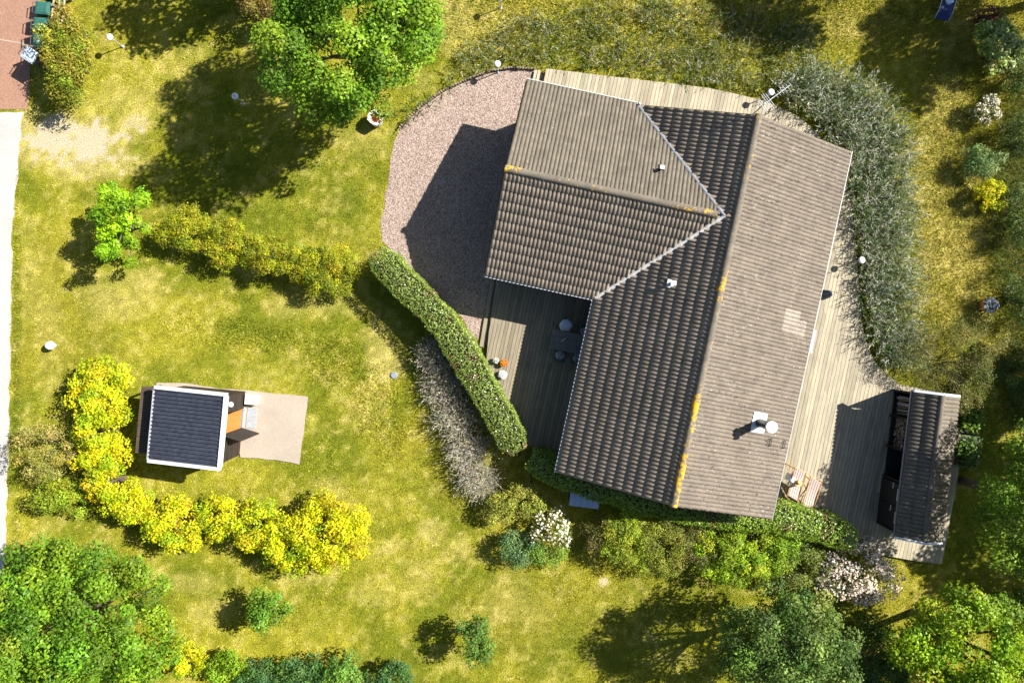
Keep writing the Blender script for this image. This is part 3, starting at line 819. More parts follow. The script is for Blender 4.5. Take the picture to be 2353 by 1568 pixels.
# ------------------------------------------------------------------ garden shed
c0, cE, cS = nat(582,1001,2.3), nat(566,1193,2.3), nat(390,982,2.05)
srot = math.radians(-5.3); swd, sdp = 2.84, 2.80
sc = (nat(582,1001,2.3) + nat(374,1169,2.05)) / 2; sc.z = 0
shed = thing('garden_shed', sc, 'small black shed with blue-grey ribbed metal roof and white edging', 'shed', rz=srot)
hx, hy = swd/2, sdp/2; zw, ze_ = 2.06, 2.34
metal_roof = flat('bluegrey_sheet_metal', (.050, .057, .082), .38, .25, .3, 5)
def zr_(x): return zw + (ze_-zw) * (x+hx) / (2*hx)
mb = MB(); n = 18
vs = []; fs = []
prof = []
for i in range(n):
    y0 = -hy+.06 + (2*hy-.12)*i/n; st = (2*hy-.12)/n
    prof += [(y0, 0), (y0+st*.62, 0), (y0+st*.70, .065), (y0+st*.88, .065)]
prof.append((hy-.06, 0))
for x_ in (-hx, hx-.06):
    for y_, dz_ in prof: vs.append((x_, y_, zr_(x_)+dz_))
m_ = len(prof)
fs = [(i, m_+i, m_+i+1, i+1) for i in range(m_-1)]
mb.add(vs, fs).build('roof', metal_roof, shed)
sh_w = MB()
wx0, wx1, wy0, wy1 = -1.22, 1.22, -1.28, 1.28
def wallbox(x0, y0, x1, y1, z0, z1a, z1b, t=.04):
    return MB().add([(x0,y0,z0),(x1,y0,z0),(x1,y1,z0),(x0,y1,z0),(x0,y0,z1a),(x1,y0,z1b),(x1,y1,z1b),(x0,y1,z1a)], [(3,2,1,0),(4,5,6,7),(0,1,5,4),(1,2,6,5),(2,3,7,6),(3,0,4,7)])
zt = lambda x: zr_(x) - .04
black_clad = wood('black_cladding', (.035, .027, .022), .3, (2, 2, 40))
for y_ in (wy0, wy1):
    for k_ in range(13):
        z0 = .1 + k_*.155; z1 = min(z0+.148, zt(0)+.05)
        if z1 - z0 < .03: continue
        MB().box(((wx0+wx1)/2, y_ + (.012 if k_ % 2 else 0)*(1 if y_ > 0 else -1), (z0+z1)/2), (wx1-wx0+.05, .04, z1-z0)).build('cladding_board', black_clad, shed)
dy0, dy1 = -.20, .62        # door opening along the east wall
for k_ in range(14):
    z0 = .1 + k_*.155; z1 = min(z0+.148, zt(wx1))
    if z1 - z0 < .03: continue
    if z1 < 1.98:
        MB().box((wx1+(.012 if k_ % 2 else 0), (wy0+dy0)/2, (z0+z1)/2), (.04, dy0-wy0+.02, z1-z0)).build('cladding_board', black_clad, shed)
        MB().box((wx1+(.012 if k_ % 2 else 0), (wy1+dy1)/2, (z0+z1)/2), (.04, wy1-dy1+.02, z1-z0)).build('cladding_board', black_clad, shed)
    else:
        MB().box((wx1, 0, (z0+z1)/2), (.04, wy1-wy0+.04, z1-z0)).build('cladding_board', black_clad, shed)
MB().box((wx0, 0, 1.02), (.04, wy1-wy0, 1.95)).build('wall', black_clad, shed)
MB().box((0, 0, .06), (wx1-wx0+.02, wy1-wy0-.08, .12)).build('floor', orange_wood, shed)
MB().box((0, 0, 1.96), (wx1-wx0-.1, wy1-wy0-.1, .02)).build('ceiling', darkpaint, shed)
MB().box((wx1+.02, (dy0+dy1)/2, .09), (.12, dy1-dy0, .06)).build('threshold', zinc, shed)
# eave trims
for y_ in (-hy, hy):
    vs = []
    for x_ in (-hx-.03, hx):
        for dy in (-.06, .06): vs += [(x_, y_+dy, zr_(x_)+.075), (x_, y_+dy, zr_(x_)-.10)]
    MB().add(vs, [(0,4,6,2), (1,3,7,5), (0,1,5,4), (2,6,7,3), (0,2,3,1), (4,5,7,6)]).build('edge_trim', white, shed)
MB().box((hx-.025, 0, ze_-.012), (.13, 2*hy-.124, .176)).build('edge_trim', white, shed)
MB().box((-hx-.06, 0, zw-.03), (.075, 2*hy+.02, .05)).build('gutter', zinc, shed)
# open door leaf and its fittings
dl = MB().box((.36, 0, 0), (.74, .045, 1.86)).build('door', wood('door_boards', (.05, .042, .038), .3, (20, 20, 3)), shed)
dl.location = (wx1+.03, dy0, 1.05); dl.rotation_euler = (0, 0, math.radians(-12))
MB().tube([(.66, -.03, .02), (.66, -.07, .02), (.58, -.07, .02)], .012, 6).build('door_handle', zinc, dl)
MB().lathe([(.02, -.09), (.09, -.05), (.115, 0), (.09, .06), (.03, .09)], 16, (wx1+.12, .95, 1.72)).build('wall_lamp', white, shed, True)
# slatted lean-to roof on the west side
lt = MB().box((-hx-.42, 0, 1.38), (.92, 2*hy-.2, .03)).build('lean_to_roof', dark_wood, shed)
for i in range(30):
    y_ = -hy+.14 + i*(2*hy-.28)/29
    MB().box((-hx-.42, y_, 1.405), (.94, .072, .022)).build('slat', brown_wood, lt)
for y_ in (-hy+.2, hy-.2): MB().box((-hx-.82, y_, .68), (.07, .07, 1.36)).build('post', dark_wood, shed)
MB().box((-hx+.25, -hy-.17, 1.3), (.42, .17, .04)).build('meter_box', zinc, shed)
MB().box((-hx+.25, -hy-.10, .66), (.3, .05, 1.24)).build('meter_post', dark_wood, shed)
SM = Matrix.Translation(sc) @ Matrix.Rotation(srot, 4, 'Z')
mat_ = thing('door_grate', SM @ Vector((wx1+.36, .24, .05)), 'pale grey metal foot grate on the concrete before the shed door', 'grate', rz=srot)
MB().box((0, 0, .010), (.40, .84, .012)).build('tray', zinc, mat_)
for i in range(15): MB().box((0, -.39+i*.0557, .022), (.39, .016, .018)).build('bar', zinc, mat_)
bx_ = thing('storage_box', SM @ Vector((wx1+.36, 1.02, .05)), 'low cream storage box standing by the shed wall', 'box', rz=srot)
cream = flat('cream_plastic', (.70, .62, .52), .55, 0, .05)
MB().box((0, 0, .13), (.47, .38, .26)).build('body', cream, bx_)
MB().box((0, 0, .285), (.50, .41, .05), bev=.015).build('lid', cream, bx_)

# ------------------------------------------------------------------ garden lamps
lamp_white = flat('lamp_enamel', (.74, .78, .84), .35, 0, .04)
def lamp(nx, ny, label, z0=0.0, h=.98, r=.135):
    p_ = nat(nx, ny, z0 + h); p_.z = z0
    t_ = thing('garden_lamp', p_, label, 'lamp', 'white garden lamps on posts')
    MB().lathe([(.075, 0), (.075, .02), (.03, .03), (.025, .10)], 14).build('foot', zinc, t_, True)
    MB().tube([(0, 0, .02), (0, 0, h-.16)], .022, 8).build('post', zinc, t_)
    MB().lathe([(.03, h-.17), (.06, h-.16), (.065, h-.06)], 14).build('light_cylinder', flat('lamp_glass', (.5, .52, .5), .2), t_, True)
    hd = MB().lathe([(r*.97, h-.075), (r, h-.07), (r*.96, h-.045), (r*.75, h-.018), (r*.42, h), (r*.3, h+.004), (r*.26, h-.004)], 26).build('shade', lamp_white, t_, True)
    MB().lathe([(r*.25, h-.006), (r*.22, h+.012), (r*.08, h+.016)], 14).build('cap', zinc, hd, True)
lamp(276, 93, 'white mushroom lamp on the lawn behind the bins')
lamp(595, 243, 'white mushroom lamp in the tree shadow on the lawn')
lamp(1263, 161, 'white mushroom lamp at the log edging of the gravel')
lamp(1959, 233, 'white mushroom lamp below the television aerial')
lamp(2190, 660, 'white mushroom lamp in the silvery shrubs beside the deck')
lamp(1270, -8, 'white mushroom lamp on the rough grass north of the log edging')
t_ = thing('globe_lamp', nat(126, 877, .30), 'low white globe lamp on the lawn near the road', 'lamp'); t_.location.z = 0
MB().lathe([(.09, 0), (.09, .03), (.05, .05), (.05, .12)], 14).build('base', zinc, t_, True)
MB().lathe([(.03, .10), (.12, .14), (.17, .22), (.178, .29), (.15, .38), (.09, .44), (.02, .46)], 24).build('globe', flat('opal_globe', (.9, .9, .88), .3, 0, .02), t_, True)

# ------------------------------------------------------------------ bins
green_p = flat('green_plastic', (.018, .085, .070), .4, 0, .15)
green_l = flat('green_lid', (.030, .115, .095), .38, 0, .2)
blue_l = flat('pale_blue_lid', (.42, .50, .60), .35, 0, .08)
grey_p = flat('dark_grey_plastic', (.05, .055, .06), .5)
def bin_(nx, ny, label, rz, body, lid, number=None, group='green wheelie bins'):
    p_ = nat(nx, ny, 1.0); p_.z = .016
    t_ = thing('wheelie_bin', p_, label, 'bin', group, rz)
    mb = MB()
    a, c = [(-.2,-.2,.10),(.2,-.2,.10),(.2,.2,.10),(-.2,.2,.10)], [(-.27,-.25,.96),(.27,-.25,.96),(.27,.25,.96),(-.27,.25,.96)]
    mb.add(a+c, [(3,2,1,0),(4,5,6,7),(0,1,5,4),(1,2,6,5),(2,3,7,6),(3,0,4,7)]).build('body', body, t_)
    ld = MB().add([(-.28,-.27,.965),(.31,-.27,.965),(.31,.27,.965),(-.28,.27,.965),(-.26,-.25,1.01),(.29,-.25,1.01),(.29,.25,1.01),(-.26,.25,1.01),(-.17,-.16,1.045),(.2,-.16,1.045),(.2,.16,1.045),(-.17,.16,1.045)],
        [(3,2,1,0),(0,1,5,4),(1,2,6,5),(2,3,7,6),(3,0,4,7),(4,5,9,8),(5,6,10,9),(6,7,11,10),(7,4,8,11),(8,9,10,11)]).build('lid', lid, t_)
    MB().tube([(-.27,-.2,.95),(-.37,-.2,1.0),(-.37,.2,1.0),(-.27,.2,.95)], .016, 6).build('handle', grey_p, t_)
    for s_ in (-1, 1):
        MB().tube([(-.17, s_*.20, .10), (-.17, s_*.25, .10)], .10, 16).build('wheel', grey_p, t_)
    if number:     # the painted house number 12
        d = MB(); z = 1.047
        for cx_, w_, cy_, h_ in ((-.03, .11, .035, .02), (.045, .03, -.045, .014), (-.075, .02, -.04, .07), (-.03, .02, -.04, .07), (.015, .02, -.04, .07), (-.052, .045, -.068, .014), (-.008, .045, -.012, .014)):
            d.box((cx_, cy_, z), (w_, h_, .006))
        d.build('house_number', white, ld)
bin_(102, 104, 'dark green wheelie bin with white number 12 on the lid', math.radians(-4), green_p, green_l, True)
bin_(103, 62, 'dark green wheelie bin between the numbered bin and the branches', math.radians(-3), green_p, green_l)
bin_(107, 21, 'teal green wheelie bin half covered by yellow-green twigs', math.radians(-5), green_p, green_l)
bin_(118, -20, 'dark green wheelie bin at the end of the timber fence', math.radians(-6), green_p, green_p)
bin_(74, 139, 'pale blue lidded wheelie bin turned askew beside the timber rail', math.radians(-32), grey_p, blue_l, group=None)
tf_ = thing('timber_fence', nat(126, 100, 1.0).xy.to_3d(), 'weathered timber fence behind the wheelie bins', 'fence')
base_p = tf_.location.copy()
pts_ = [nat(a_, b_, 1.0).xy.to_3d() for a_, b_ in ((142, -30), (137, 15), (131, 60), (127, 100), (122, 124))]
fw_m = wood('fence_timber', (.36, .28, .19), .3, (20, 20, 20))
for p_ in pts_: MB().box(p_ - base_p + Vector((0, 0, .55)), (.09, .09, 1.1)).build('post', fw_m, tf_)
for z_ in (.35, .65, .95):
    MB().tube([p_ - base_p + Vector((-.07, 0, z_)) for p_ in pts_], .045, 4).build('rail', fw_m, tf_)
a, c = nat(62, 118, .9), nat(116, 122, .9)
for z_ in (.5, .75, 1.0):
    MB().tube([Vector((a.x, a.y, z_)) - base_p, Vector((c.x, c.y, z_)) - base_p], .04, 4).build('rail', fw_m, tf_)
MB().box(Vector((a.x+.05, a.y-.005, .5)) - base_p, (.08, .08, 1.05)).build('post', fw_m, tf_)

# ------------------------------------------------------------------ deck furniture: dining table and chairs
def hthing(name, nx, ny, z, label, cat, group=None, da=0.0):
    p_ = nat(nx, ny, z); p_.z = DZ
    return thing(name, p_, label, cat, group, HROT + da)
tb = hthing('dining_table', 1440, 868, .95, 'dark slatted garden table on the shaded deck corner', 'table')
for i in range(7): MB().box((.05, -.33 + i*.11, .735), (1.42, .10, .028)).build('slat', grey_wood, tb)
for sx in (-.55, .62):
    for sy in (-.28, .28): MB().box((sx, sy, .36), (.07, .07, .72)).build('leg', grey_wood, tb)
MB().box((.03, 0, .695), (1.2, .6, .045)).build('apron', grey_wood, tb)
dgreen = flat('bottle_green_paint', (.012, .075, .058), .45, 0, .15)
speck, snt, sb = nodes('speckled_cushion')
v_ = noise(snt, pos(snt), 30, 2); snt.links.new(ramp(snt, v_, [(.40, (.05, .07, .06)), (.52, (.42, .44, .44))]), sb.inputs['Base Color']); sb.inputs['Roughness'].default_value = .9
wool = flat('white_wool', (.62, .68, .74), .95, 0, .25, 40)
def chair(nx, ny, label, rz, fur=False):
    p_ = nat(nx, ny, DZ + .5); p_.z = DZ
    t_ = thing('garden_chair', p_, label, 'chair', 'green garden chairs round the table', rz)
    MB().box((0, 0, .43), (.44, .42, .03), bev=.008).build('seat', dgreen, t_)
    for sx in (-.19, .19):
        for sy in (-.18, .18): MB().tube([(sx*1.05, sy*1.05, 0), (sx, sy, .42)], .016, 6).build('leg', dgreen, t_)
    bk = MB(); n = 8
    for i in range(n):
        q = -.2 + .4*i/(n-1); bk.box((q, -.235 - .03*(1-(q/.2)**2), .66), (.045, .02, .40))
    bk.tube([(-.22,-.23,.85), (-.1,-.262,.87), (.1,-.262,.87), (.22,-.23,.85)], .02, 6)
    bk.build('backrest', dgreen, t_)
    for s_ in (-.22, .22): MB().tube([(s_, -.22, .43), (s_, -.23, .85)], .016, 6).build('back_post', dgreen, t_)
    if fur:
        r2 = random.Random(3); wob = [r2.uniform(.85, 1.12) for _ in range(18)]
        MB().lathe([(.02, .455), (.24, .455), (.27, .48), (.24, .515), (.12, .53), (.01, .535)], 18, wob=lambda a_, i: wob[int(a_/6.2832*18) % 18]).build('sheepskin', wool, t_, True)
    else:
        MB().lathe([(.02, .447), (.18, .447), (.198, .465), (.185, .485), (.1, .495), (.01, .497)], 22).build('cushion', speck, t_, True)
chair(1423, 902, 'green garden chair with round speckled cushion at the free table corner', HROT)
chair(1467, 909, 'green garden chair with round speckled cushion tucked beside the eave', HROT + .05)
chair(1486, 842, 'green garden chair half hidden under the eave across the table', HROT + math.pi)
chair(1437, 826, 'green garden chair covered by a white sheepskin', HROT + math.pi - .55, True)
clear = flat('pale_glass', (.45, .5, .52), .15, 0, .1)
for i, (nx, ny) in enumerate(((1430, 862), (1434, 860), (1428, 865))):
    p_ = nat(nx, ny, DZ+.8); p_.z = DZ + .749
    o = MB().lathe([(.03, 0), (.032, .02), (.024, .06), (.038, .11), (.034, .115), (.02, .07)], 12).build('glass_tumbler', clear, loc=p_)
    tag(o, 'small clear tumbler on the dark slatted table', 'glass', 'tumblers on the garden table')

# flower pots
def leaves_at(P0, Nrm, size, asp, col, name, mat, parent=None, loc=None, rng=RNG, fold=.18):
    n = len(P0)
    a = rng.normal(size=(n, 3)); t1 = np.cross(Nrm, a); t1 /= np.linalg.norm(t1, axis=1)[:, None] + 1e-9
    t2 = np.cross(Nrm, t1); L = size[:, None]; W = (size * asp)[:, None]
    V = np.zeros((n, 4, 3))
    V[:,0] = P0 - t1*L*.5; V[:,1] = P0 + t2*W*.5 + Nrm*W*fold; V[:,2] = P0 + t1*L*.5; V[:,3] = P0 - t2*W*.5 + Nrm*W*fold
    return link(name, np_mesh(name, V.reshape(-1, 3), 4, mat, col), parent, loc)
def dirs(n, rng, low=-1.0):
    z = rng.uniform(low, 1, n); a = rng.uniform(0, 2*np.pi, n); r = np.sqrt(1-z*z)
    return np.stack([r*np.cos(a), r*np.sin(a), z], 1)
def unit(v): return v / (np.linalg.norm(v, axis=1)[:, None] + 1e-9)
def jitter(base, n, rng, s=.2, hue=.12):
    c = np.array(base)[rng.integers(0, len(base), n)]
    return np.clip(c * np.exp(rng.normal(0, s, n))[:, None] * np.exp(rng.normal(0, hue, (n, 3)) * np.array([1, .5, 1])), .003, .85)
def pot(nx, ny, z0, r, h, potmat, flowers, label, nfl=60, fs=.07, rise=.10):
    p_ = nat(nx, ny, z0 + h); p_.z = z0
    t_ = thing('flower_pot', p_, label, 'flower pot')
    MB().lathe([(r*.7, 0), (r*.95, h*.82), (r*1.05, h*.83), (r*1.05, h), (r*.92, h), (r*.9, h*.9), (r*.02, h*.88)], 22).build('pot', potmat, t_, True)
    rng = np.random.default_rng(int(nx))
    d = dirs(nfl*2, rng, 0.0); Pp = d * np.array([r*.95, r*.95, rise]) * rng.uniform(.5, 1, nfl*2)[:, None] + np.array([0, 0, h])
    leaves_at(Pp, unit(d + np.array([0,0,.6])), rng.uniform(.05, .09, nfl*2), .5, jitter([(.05,.10,.02),(.07,.14,.03)], nfl*2, rng), 'foliage', leaf, t_, rng=rng)
    d = dirs(nfl, rng, .1); Pp = d * np.array([r*1.05, r*1.05, rise*1.1]) * rng.uniform(.7, 1, nfl)[:, None] + np.array([0, 0, h+.02])
    leaves_at(Pp, unit(d*.5 + np.array([0,0,1])), rng.uniform(fs*.8, fs*1.2, nfl), .9, jitter(flowers, nfl, rng, .1, .04), 'flowers', petal, t_, rng=rng)
pot(1259, 915, DZ, .12, .18, white, [(.75,.75,.72),(.55,.6,.5)], 'small white pot of white flowers on the sunny deck edge', 30, .06, .08)
pot(1279, 921, DZ, .145, .22, terracotta, [(.75,.22,.02),(.7,.32,.03),(.6,.12,.02)], 'terracotta pot of orange flowers on the sunny deck edge', 46, .07, .06)
pot(1276, 951, DZ, .17, .2, white, [(.8,.79,.78),(.78,.76,.80)], 'round bunch of white flowers in a pot on the deck edge', 90, .075, .16)
pot(2515, 775, 0, .30, .48, terracotta, [(.8,.8,.8),(.72,.76,.78)], 'large terracotta pot of white flowers standing in long grass', 90, .10, .12)

# hollow stump planter with red flowers
p_ = nat(952, 300, .5); p_.z = 0
st = thing('stone_planter', p_, 'rough whitish planter with red flowers on the lawn by the gravel', 'planter')
r2 = random.Random(8); wob = [r2.uniform(.86, 1.12) for _ in range(24)]; wob[6] = 1.35; wob[7] = 1.2; wob[5] = 1.15
stone_w = flat('rough_white_stone', (.55, .51, .47), .9, 0, .35, 9)
MB().lathe([(.22, 0), (.26, .25), (.29, .5), (.30, .56), (.21, .56), (.17, .44), (.02, .42)], 24, wob=lambda a_, i: wob[int(round(a_/6.28318*24)) % 24] if i > 1 else 1).build('bowl', stone_w, st)
rg = np.random.default_rng(4); d = dirs(140, rg, .2)
leaves_at(d*np.array([.17,.17,.10])*rg.uniform(.3,1,140)[:,None] + np.array([.02,0,.44]), unit(d + np.array([0,0,.8])), rg.uniform(.05,.09,140), .8, jitter([(.42,.05,.02),(.5,.08,.02),(.3,.03,.015)], 140, rg, .2, .05), 'flowers', petal, st, rng=rg)

# manhole lid on the lawn
o = MB().lathe([(.14, 0), (.14, .05), (.12, .065), (.02, .068)], 20).build('inspection_cover', flat('grey_cover', (.20, .24, .29), .6), loc=nat(1001, 952), smooth=False)
tag(o, 'round blue-grey inspection cover in the grass by the clipped hedge', 'cover')

# standing-seam lid of a small store behind the house
p4 = [nat(1446,1250,.9), nat(1524,1256,.9), nat(1520,1294,.9), nat(1445,1281,.9)]
cst = sum(p4, Vector()) / 4; cst.z = 0
sb_ = thing('metal_topped_store', cst, 'low garden store with pale blue ribbed metal lid behind the house', 'store', rz=math.radians(-7))
blue_sheet = flat('pale_blue_sheet', (.30, .40, .50), .35, .2, .08)
MB().box((0, 0, .42), (1.05, .46, .84)).build('body', dark_wood, sb_)
mb = MB()
for i in range(5): mb.box((-.46 + i*.23, 0, .87), (.21, .54, .02)).box((-.57 + i*.23 + .225, 0, .885), (.022, .54, .05))
mb.box((-.575, 0, .885), (.02, .54, .05)).build('lid', blue_sheet, sb_)

# folded parasol and grey bench along the east eave
p_ = nat(2112, 745, 2.25); p_.z = DZ
ps = thing('folded_parasol', p_, 'folded blue-grey parasol standing at the eave of the sunny deck', 'parasol')
MB().lathe([(.24, 0), (.24, .05), (.05, .08), (.04, .2)], 18).build('base', grey_p, ps, True)
MB().tube([(0,0,.05), (0,0,2.08)], .02, 8).build('pole', zinc, ps)
n = 24; wobp = lambda a_, i: 1 + .22*math.cos(a_*6)
MB().lathe([(.05, .78), (.19, .82), (.20, 1.0), (.17, 1.3), (.13, 1.7), (.07, 1.98), (.03, 2.04)], n, wob=wobp).build('canopy', flat('slate_canvas', (.15, .175, .22), .9, 0, .3, 14), ps)
MB().lathe([(.035, 2.03), (.035, 2.07), (.01, 2.1)], 10).build('finial', zinc, ps, True)
p_ = hw(HALF+.22, 0, 0); q0, q1 = nat(2066, 838, .7), nat(2060, 895, .7)
cb = (q0+q1)/2; cb.z = DZ
be = thing('slatted_bench', cb - HV*.10, 'pale grey slatted bench under the east eave', 'bench', rz=HROT)
for i in range(14): MB().box((0, -.44 + i*.068, .44), (.36, .045, .025)).build('slat', zinc, be)
for sx in (-.15, .15):
    for sy in (-.4, .4): MB().box((sx, sy, .21), (.04, .04, .42)).build('leg', zinc, be)
    MB().box((sx, 0, .415), (.035, .9, .022)).build('rail', zinc, be)

# striped deck chairs
red_c = flat('red_canvas', (.62, .075, .06), .85, 0, .1); white_c = flat('white_canvas', (.80, .77, .72), .85, 0, .05)
def deck_chair(H, F, label):
    hl_, hr_ = nat(*H[0], DZ+.82), nat(*H[1], DZ+.82); fl_, fr_ = nat(*F[0], DZ+.28), nat(*F[1], DZ+.28)
    c = (hl_+hr_+fl_+fr_)/4; c.z = DZ
    t_ = thing('deck_chair', c, label, 'deck chair', 'striped deck chairs')
    L = lambda v: v - c
    hl2, hr2, fl2, fr2 = L(hl_), L(hr_), L(fl_), L(fr_)
    for a, b2 in ((hl2, fl2), (hr2, fr2)):
        dn_ = (b2-a); e = b2 + dn_.normalized()*.10
        MB().tube([a + (a-b2).normalized()*.05, e], .018, 6).build('side_rail', pine, t_)
    MB().tube([hl2, hr2], .02, 8).build('head_bar', pine, t_); MB().tube([fl2, fr2], .02, 8).build('foot_bar', pine, t_)
    ax = (fl2 - hl2); ax.z = 0; wv = (hr2-hl2).normalized()
    for a, b2, s_ in ((hl2, fl2, -1), (hr2, fr2, 1)):
        m1 = a.lerp(b2, .50) + wv*s_*.03
        back = m1 - ax*.48; back.z = 0.015
        front = m1 + ax*.62; front.z = .015
        MB().tube([m1 + (m1-back)*.0, back], .017, 6).build('leg', pine, t_)
        hi_ = a.lerp(b2, .18) + wv*s_*.03
        MB().tube([hi_, front], .017, 6).build('leg', pine, t_)
        if s_ < 0: bl, fl3 = back, front
        else:
            MB().tube([bl, back], .016, 6).build('cross_bar', pine, t_); MB().tube([fl3, front], .016, 6).build('cross_bar', pine, t_)
    # sling: real cloth hanging between the bars, woven in stripes
    ns, nl = 18, 14; vs = []; fs = []; mi = []
    for j in range(nl+1):
        v = j/nl; sag = -.03*math.sin(math.pi*v)**1.1
        for i in range(ns+1):
            u = .07 + .86*i/ns
            q = hl2.lerp(hr2, u).lerp(fl2.lerp(fr2, u), v) + Vector((0, 0, sag + .022)); vs.append(q)
    mb = MB()
    for j in range(nl):
        for i in range(ns):
            mb_i = 0 if (i % 4) in (0, 1, 2) and i % 4 != 1 else 1
            fs.append((j*(ns+1)+i, j*(ns+1)+i+1, (j+1)*(ns+1)+i+1, (j+1)*(ns+1)+i)); mi.append(1 if (i % 4) == 1 else 0)
    mb.add(vs, fs); mb.m = mi
    mb.build('sling', [white_c, red_c], t_, True)
    return t_, hl_, hr_, fl_, fr_
dc1 = deck_chair([(2019,1185),(2047,1201)], [(1999,1255),(2026,1271)], 'red and white striped deck chair with a straw hat on it')
dc2 = deck_chair([(2058,1210),(2086,1228)], [(2038,1280),(2063,1298)], 'empty red and white striped deck chair next to the hat')
def sling_pt(d, u, v): 
    q = d[1].lerp(d[2], u).lerp(d[3].lerp(d[4], u), v); q.z += -.03*math.sin(math.pi*v)**1.1 + .022; return q
straw = flat('straw', (.66, .42, .17), .85, 0, .15, 60)
q = sling_pt(dc1, .55, .42)
ht = thing('straw_hat', q, 'wide straw hat lying on the striped deck chair', 'hat'); ht.rotation_euler = (math.radians(-12), math.radians(6), 0)
MB().lathe([(.10, .05), (.165, .045), (.175, .05), (.165, .056), (.105, .06)], 24).build('brim', straw, ht, True)
MB().lathe([(.103, .055), (.10, .12), (.085, .155), (.05, .168), (.01, .16)], 24).build('crown', straw, ht, True)
q = sling_pt(dc1, .25, .40)
tw = MB(); vs = []; fs = []
for i in range(9):
    for j in range(7):
        u_, v_ = i/8, j/6; xo = -.30 + .5*u_
        z_ = .035 - max(0, -.13 - xo)*1.6 + .008*math.sin(i*1.3+j)
        vs.append((xo, -.14 + .28*v_ + .02*math.sin(i), z_))
for i in range(8):
    for j in range(6): fs.append((i*7+j, (i+1)*7+j, (i+1)*7+j+1, i*7+j+1))
o = tw.add(vs, fs).build('towel', flat('white_towel', (.80, .82, .86), .95, 0, .04), smooth=True, loc=q); o.rotation_euler = (0, 0, math.radians(-22))
md = o.modifiers.new('thick', 'SOLIDIFY'); md.thickness = .012
tag(o, 'white towel hung over the side of the hat deck chair', 'towel')

# blue garden lounger with a pale cushion at the lawn's far corner
p_ = nat(2408, 14, .4); p_.z = 0
gl = thing('garden_lounger', p_, 'dark blue folding lounger with pale blue bag on rough grass', 'lounger', rz=math.radians(-16))
navy = flat('navy_canvas', (.018, .035, .13), .8, 0, .2)
MB().box((0, .35, .34), (.52, 1.1, .03), bev=.01).build('seat', navy, gl)
MB().add([(-.26,-.2,.33),(.26,-.2,.33),(.26,-.5,.16),(-.26,-.5,.16),(-.26,-.2,.36),(.26,-.2,.36),(.26,-.5,.19),(-.26,-.5,.19)], [(3,2,1,0),(4,5,6,7),(0,1,5,4),(1,2,6,5),(2,3,7,6),(3,0,4,7)]).build('foot_rest', navy, gl)
for sx in (-.28, .28):
    MB().tube([(sx,-.5,.17),(sx,-.2,.345),(sx,.9,.345)], .016, 6).build('rail', zinc, gl)
    for y_ in (-.1, .8): MB().tube([(sx, y_, .34), (sx, y_+.08, .0)], .016, 6).build('leg', zinc, gl)
o = MB().box((0, 0, .035), (.28, .20, .07), bev=.02).box((.02, .13, .03), (.12, .06, .05), bev=.01).build('cloth_bag', flat('ice_blue_cloth', (.45, .60, .78), .8), loc=p_ + Vector((.06, .18, .357)), rz=.4)
tag(o, 'pale blue bag lying on the navy lounger', 'bag')

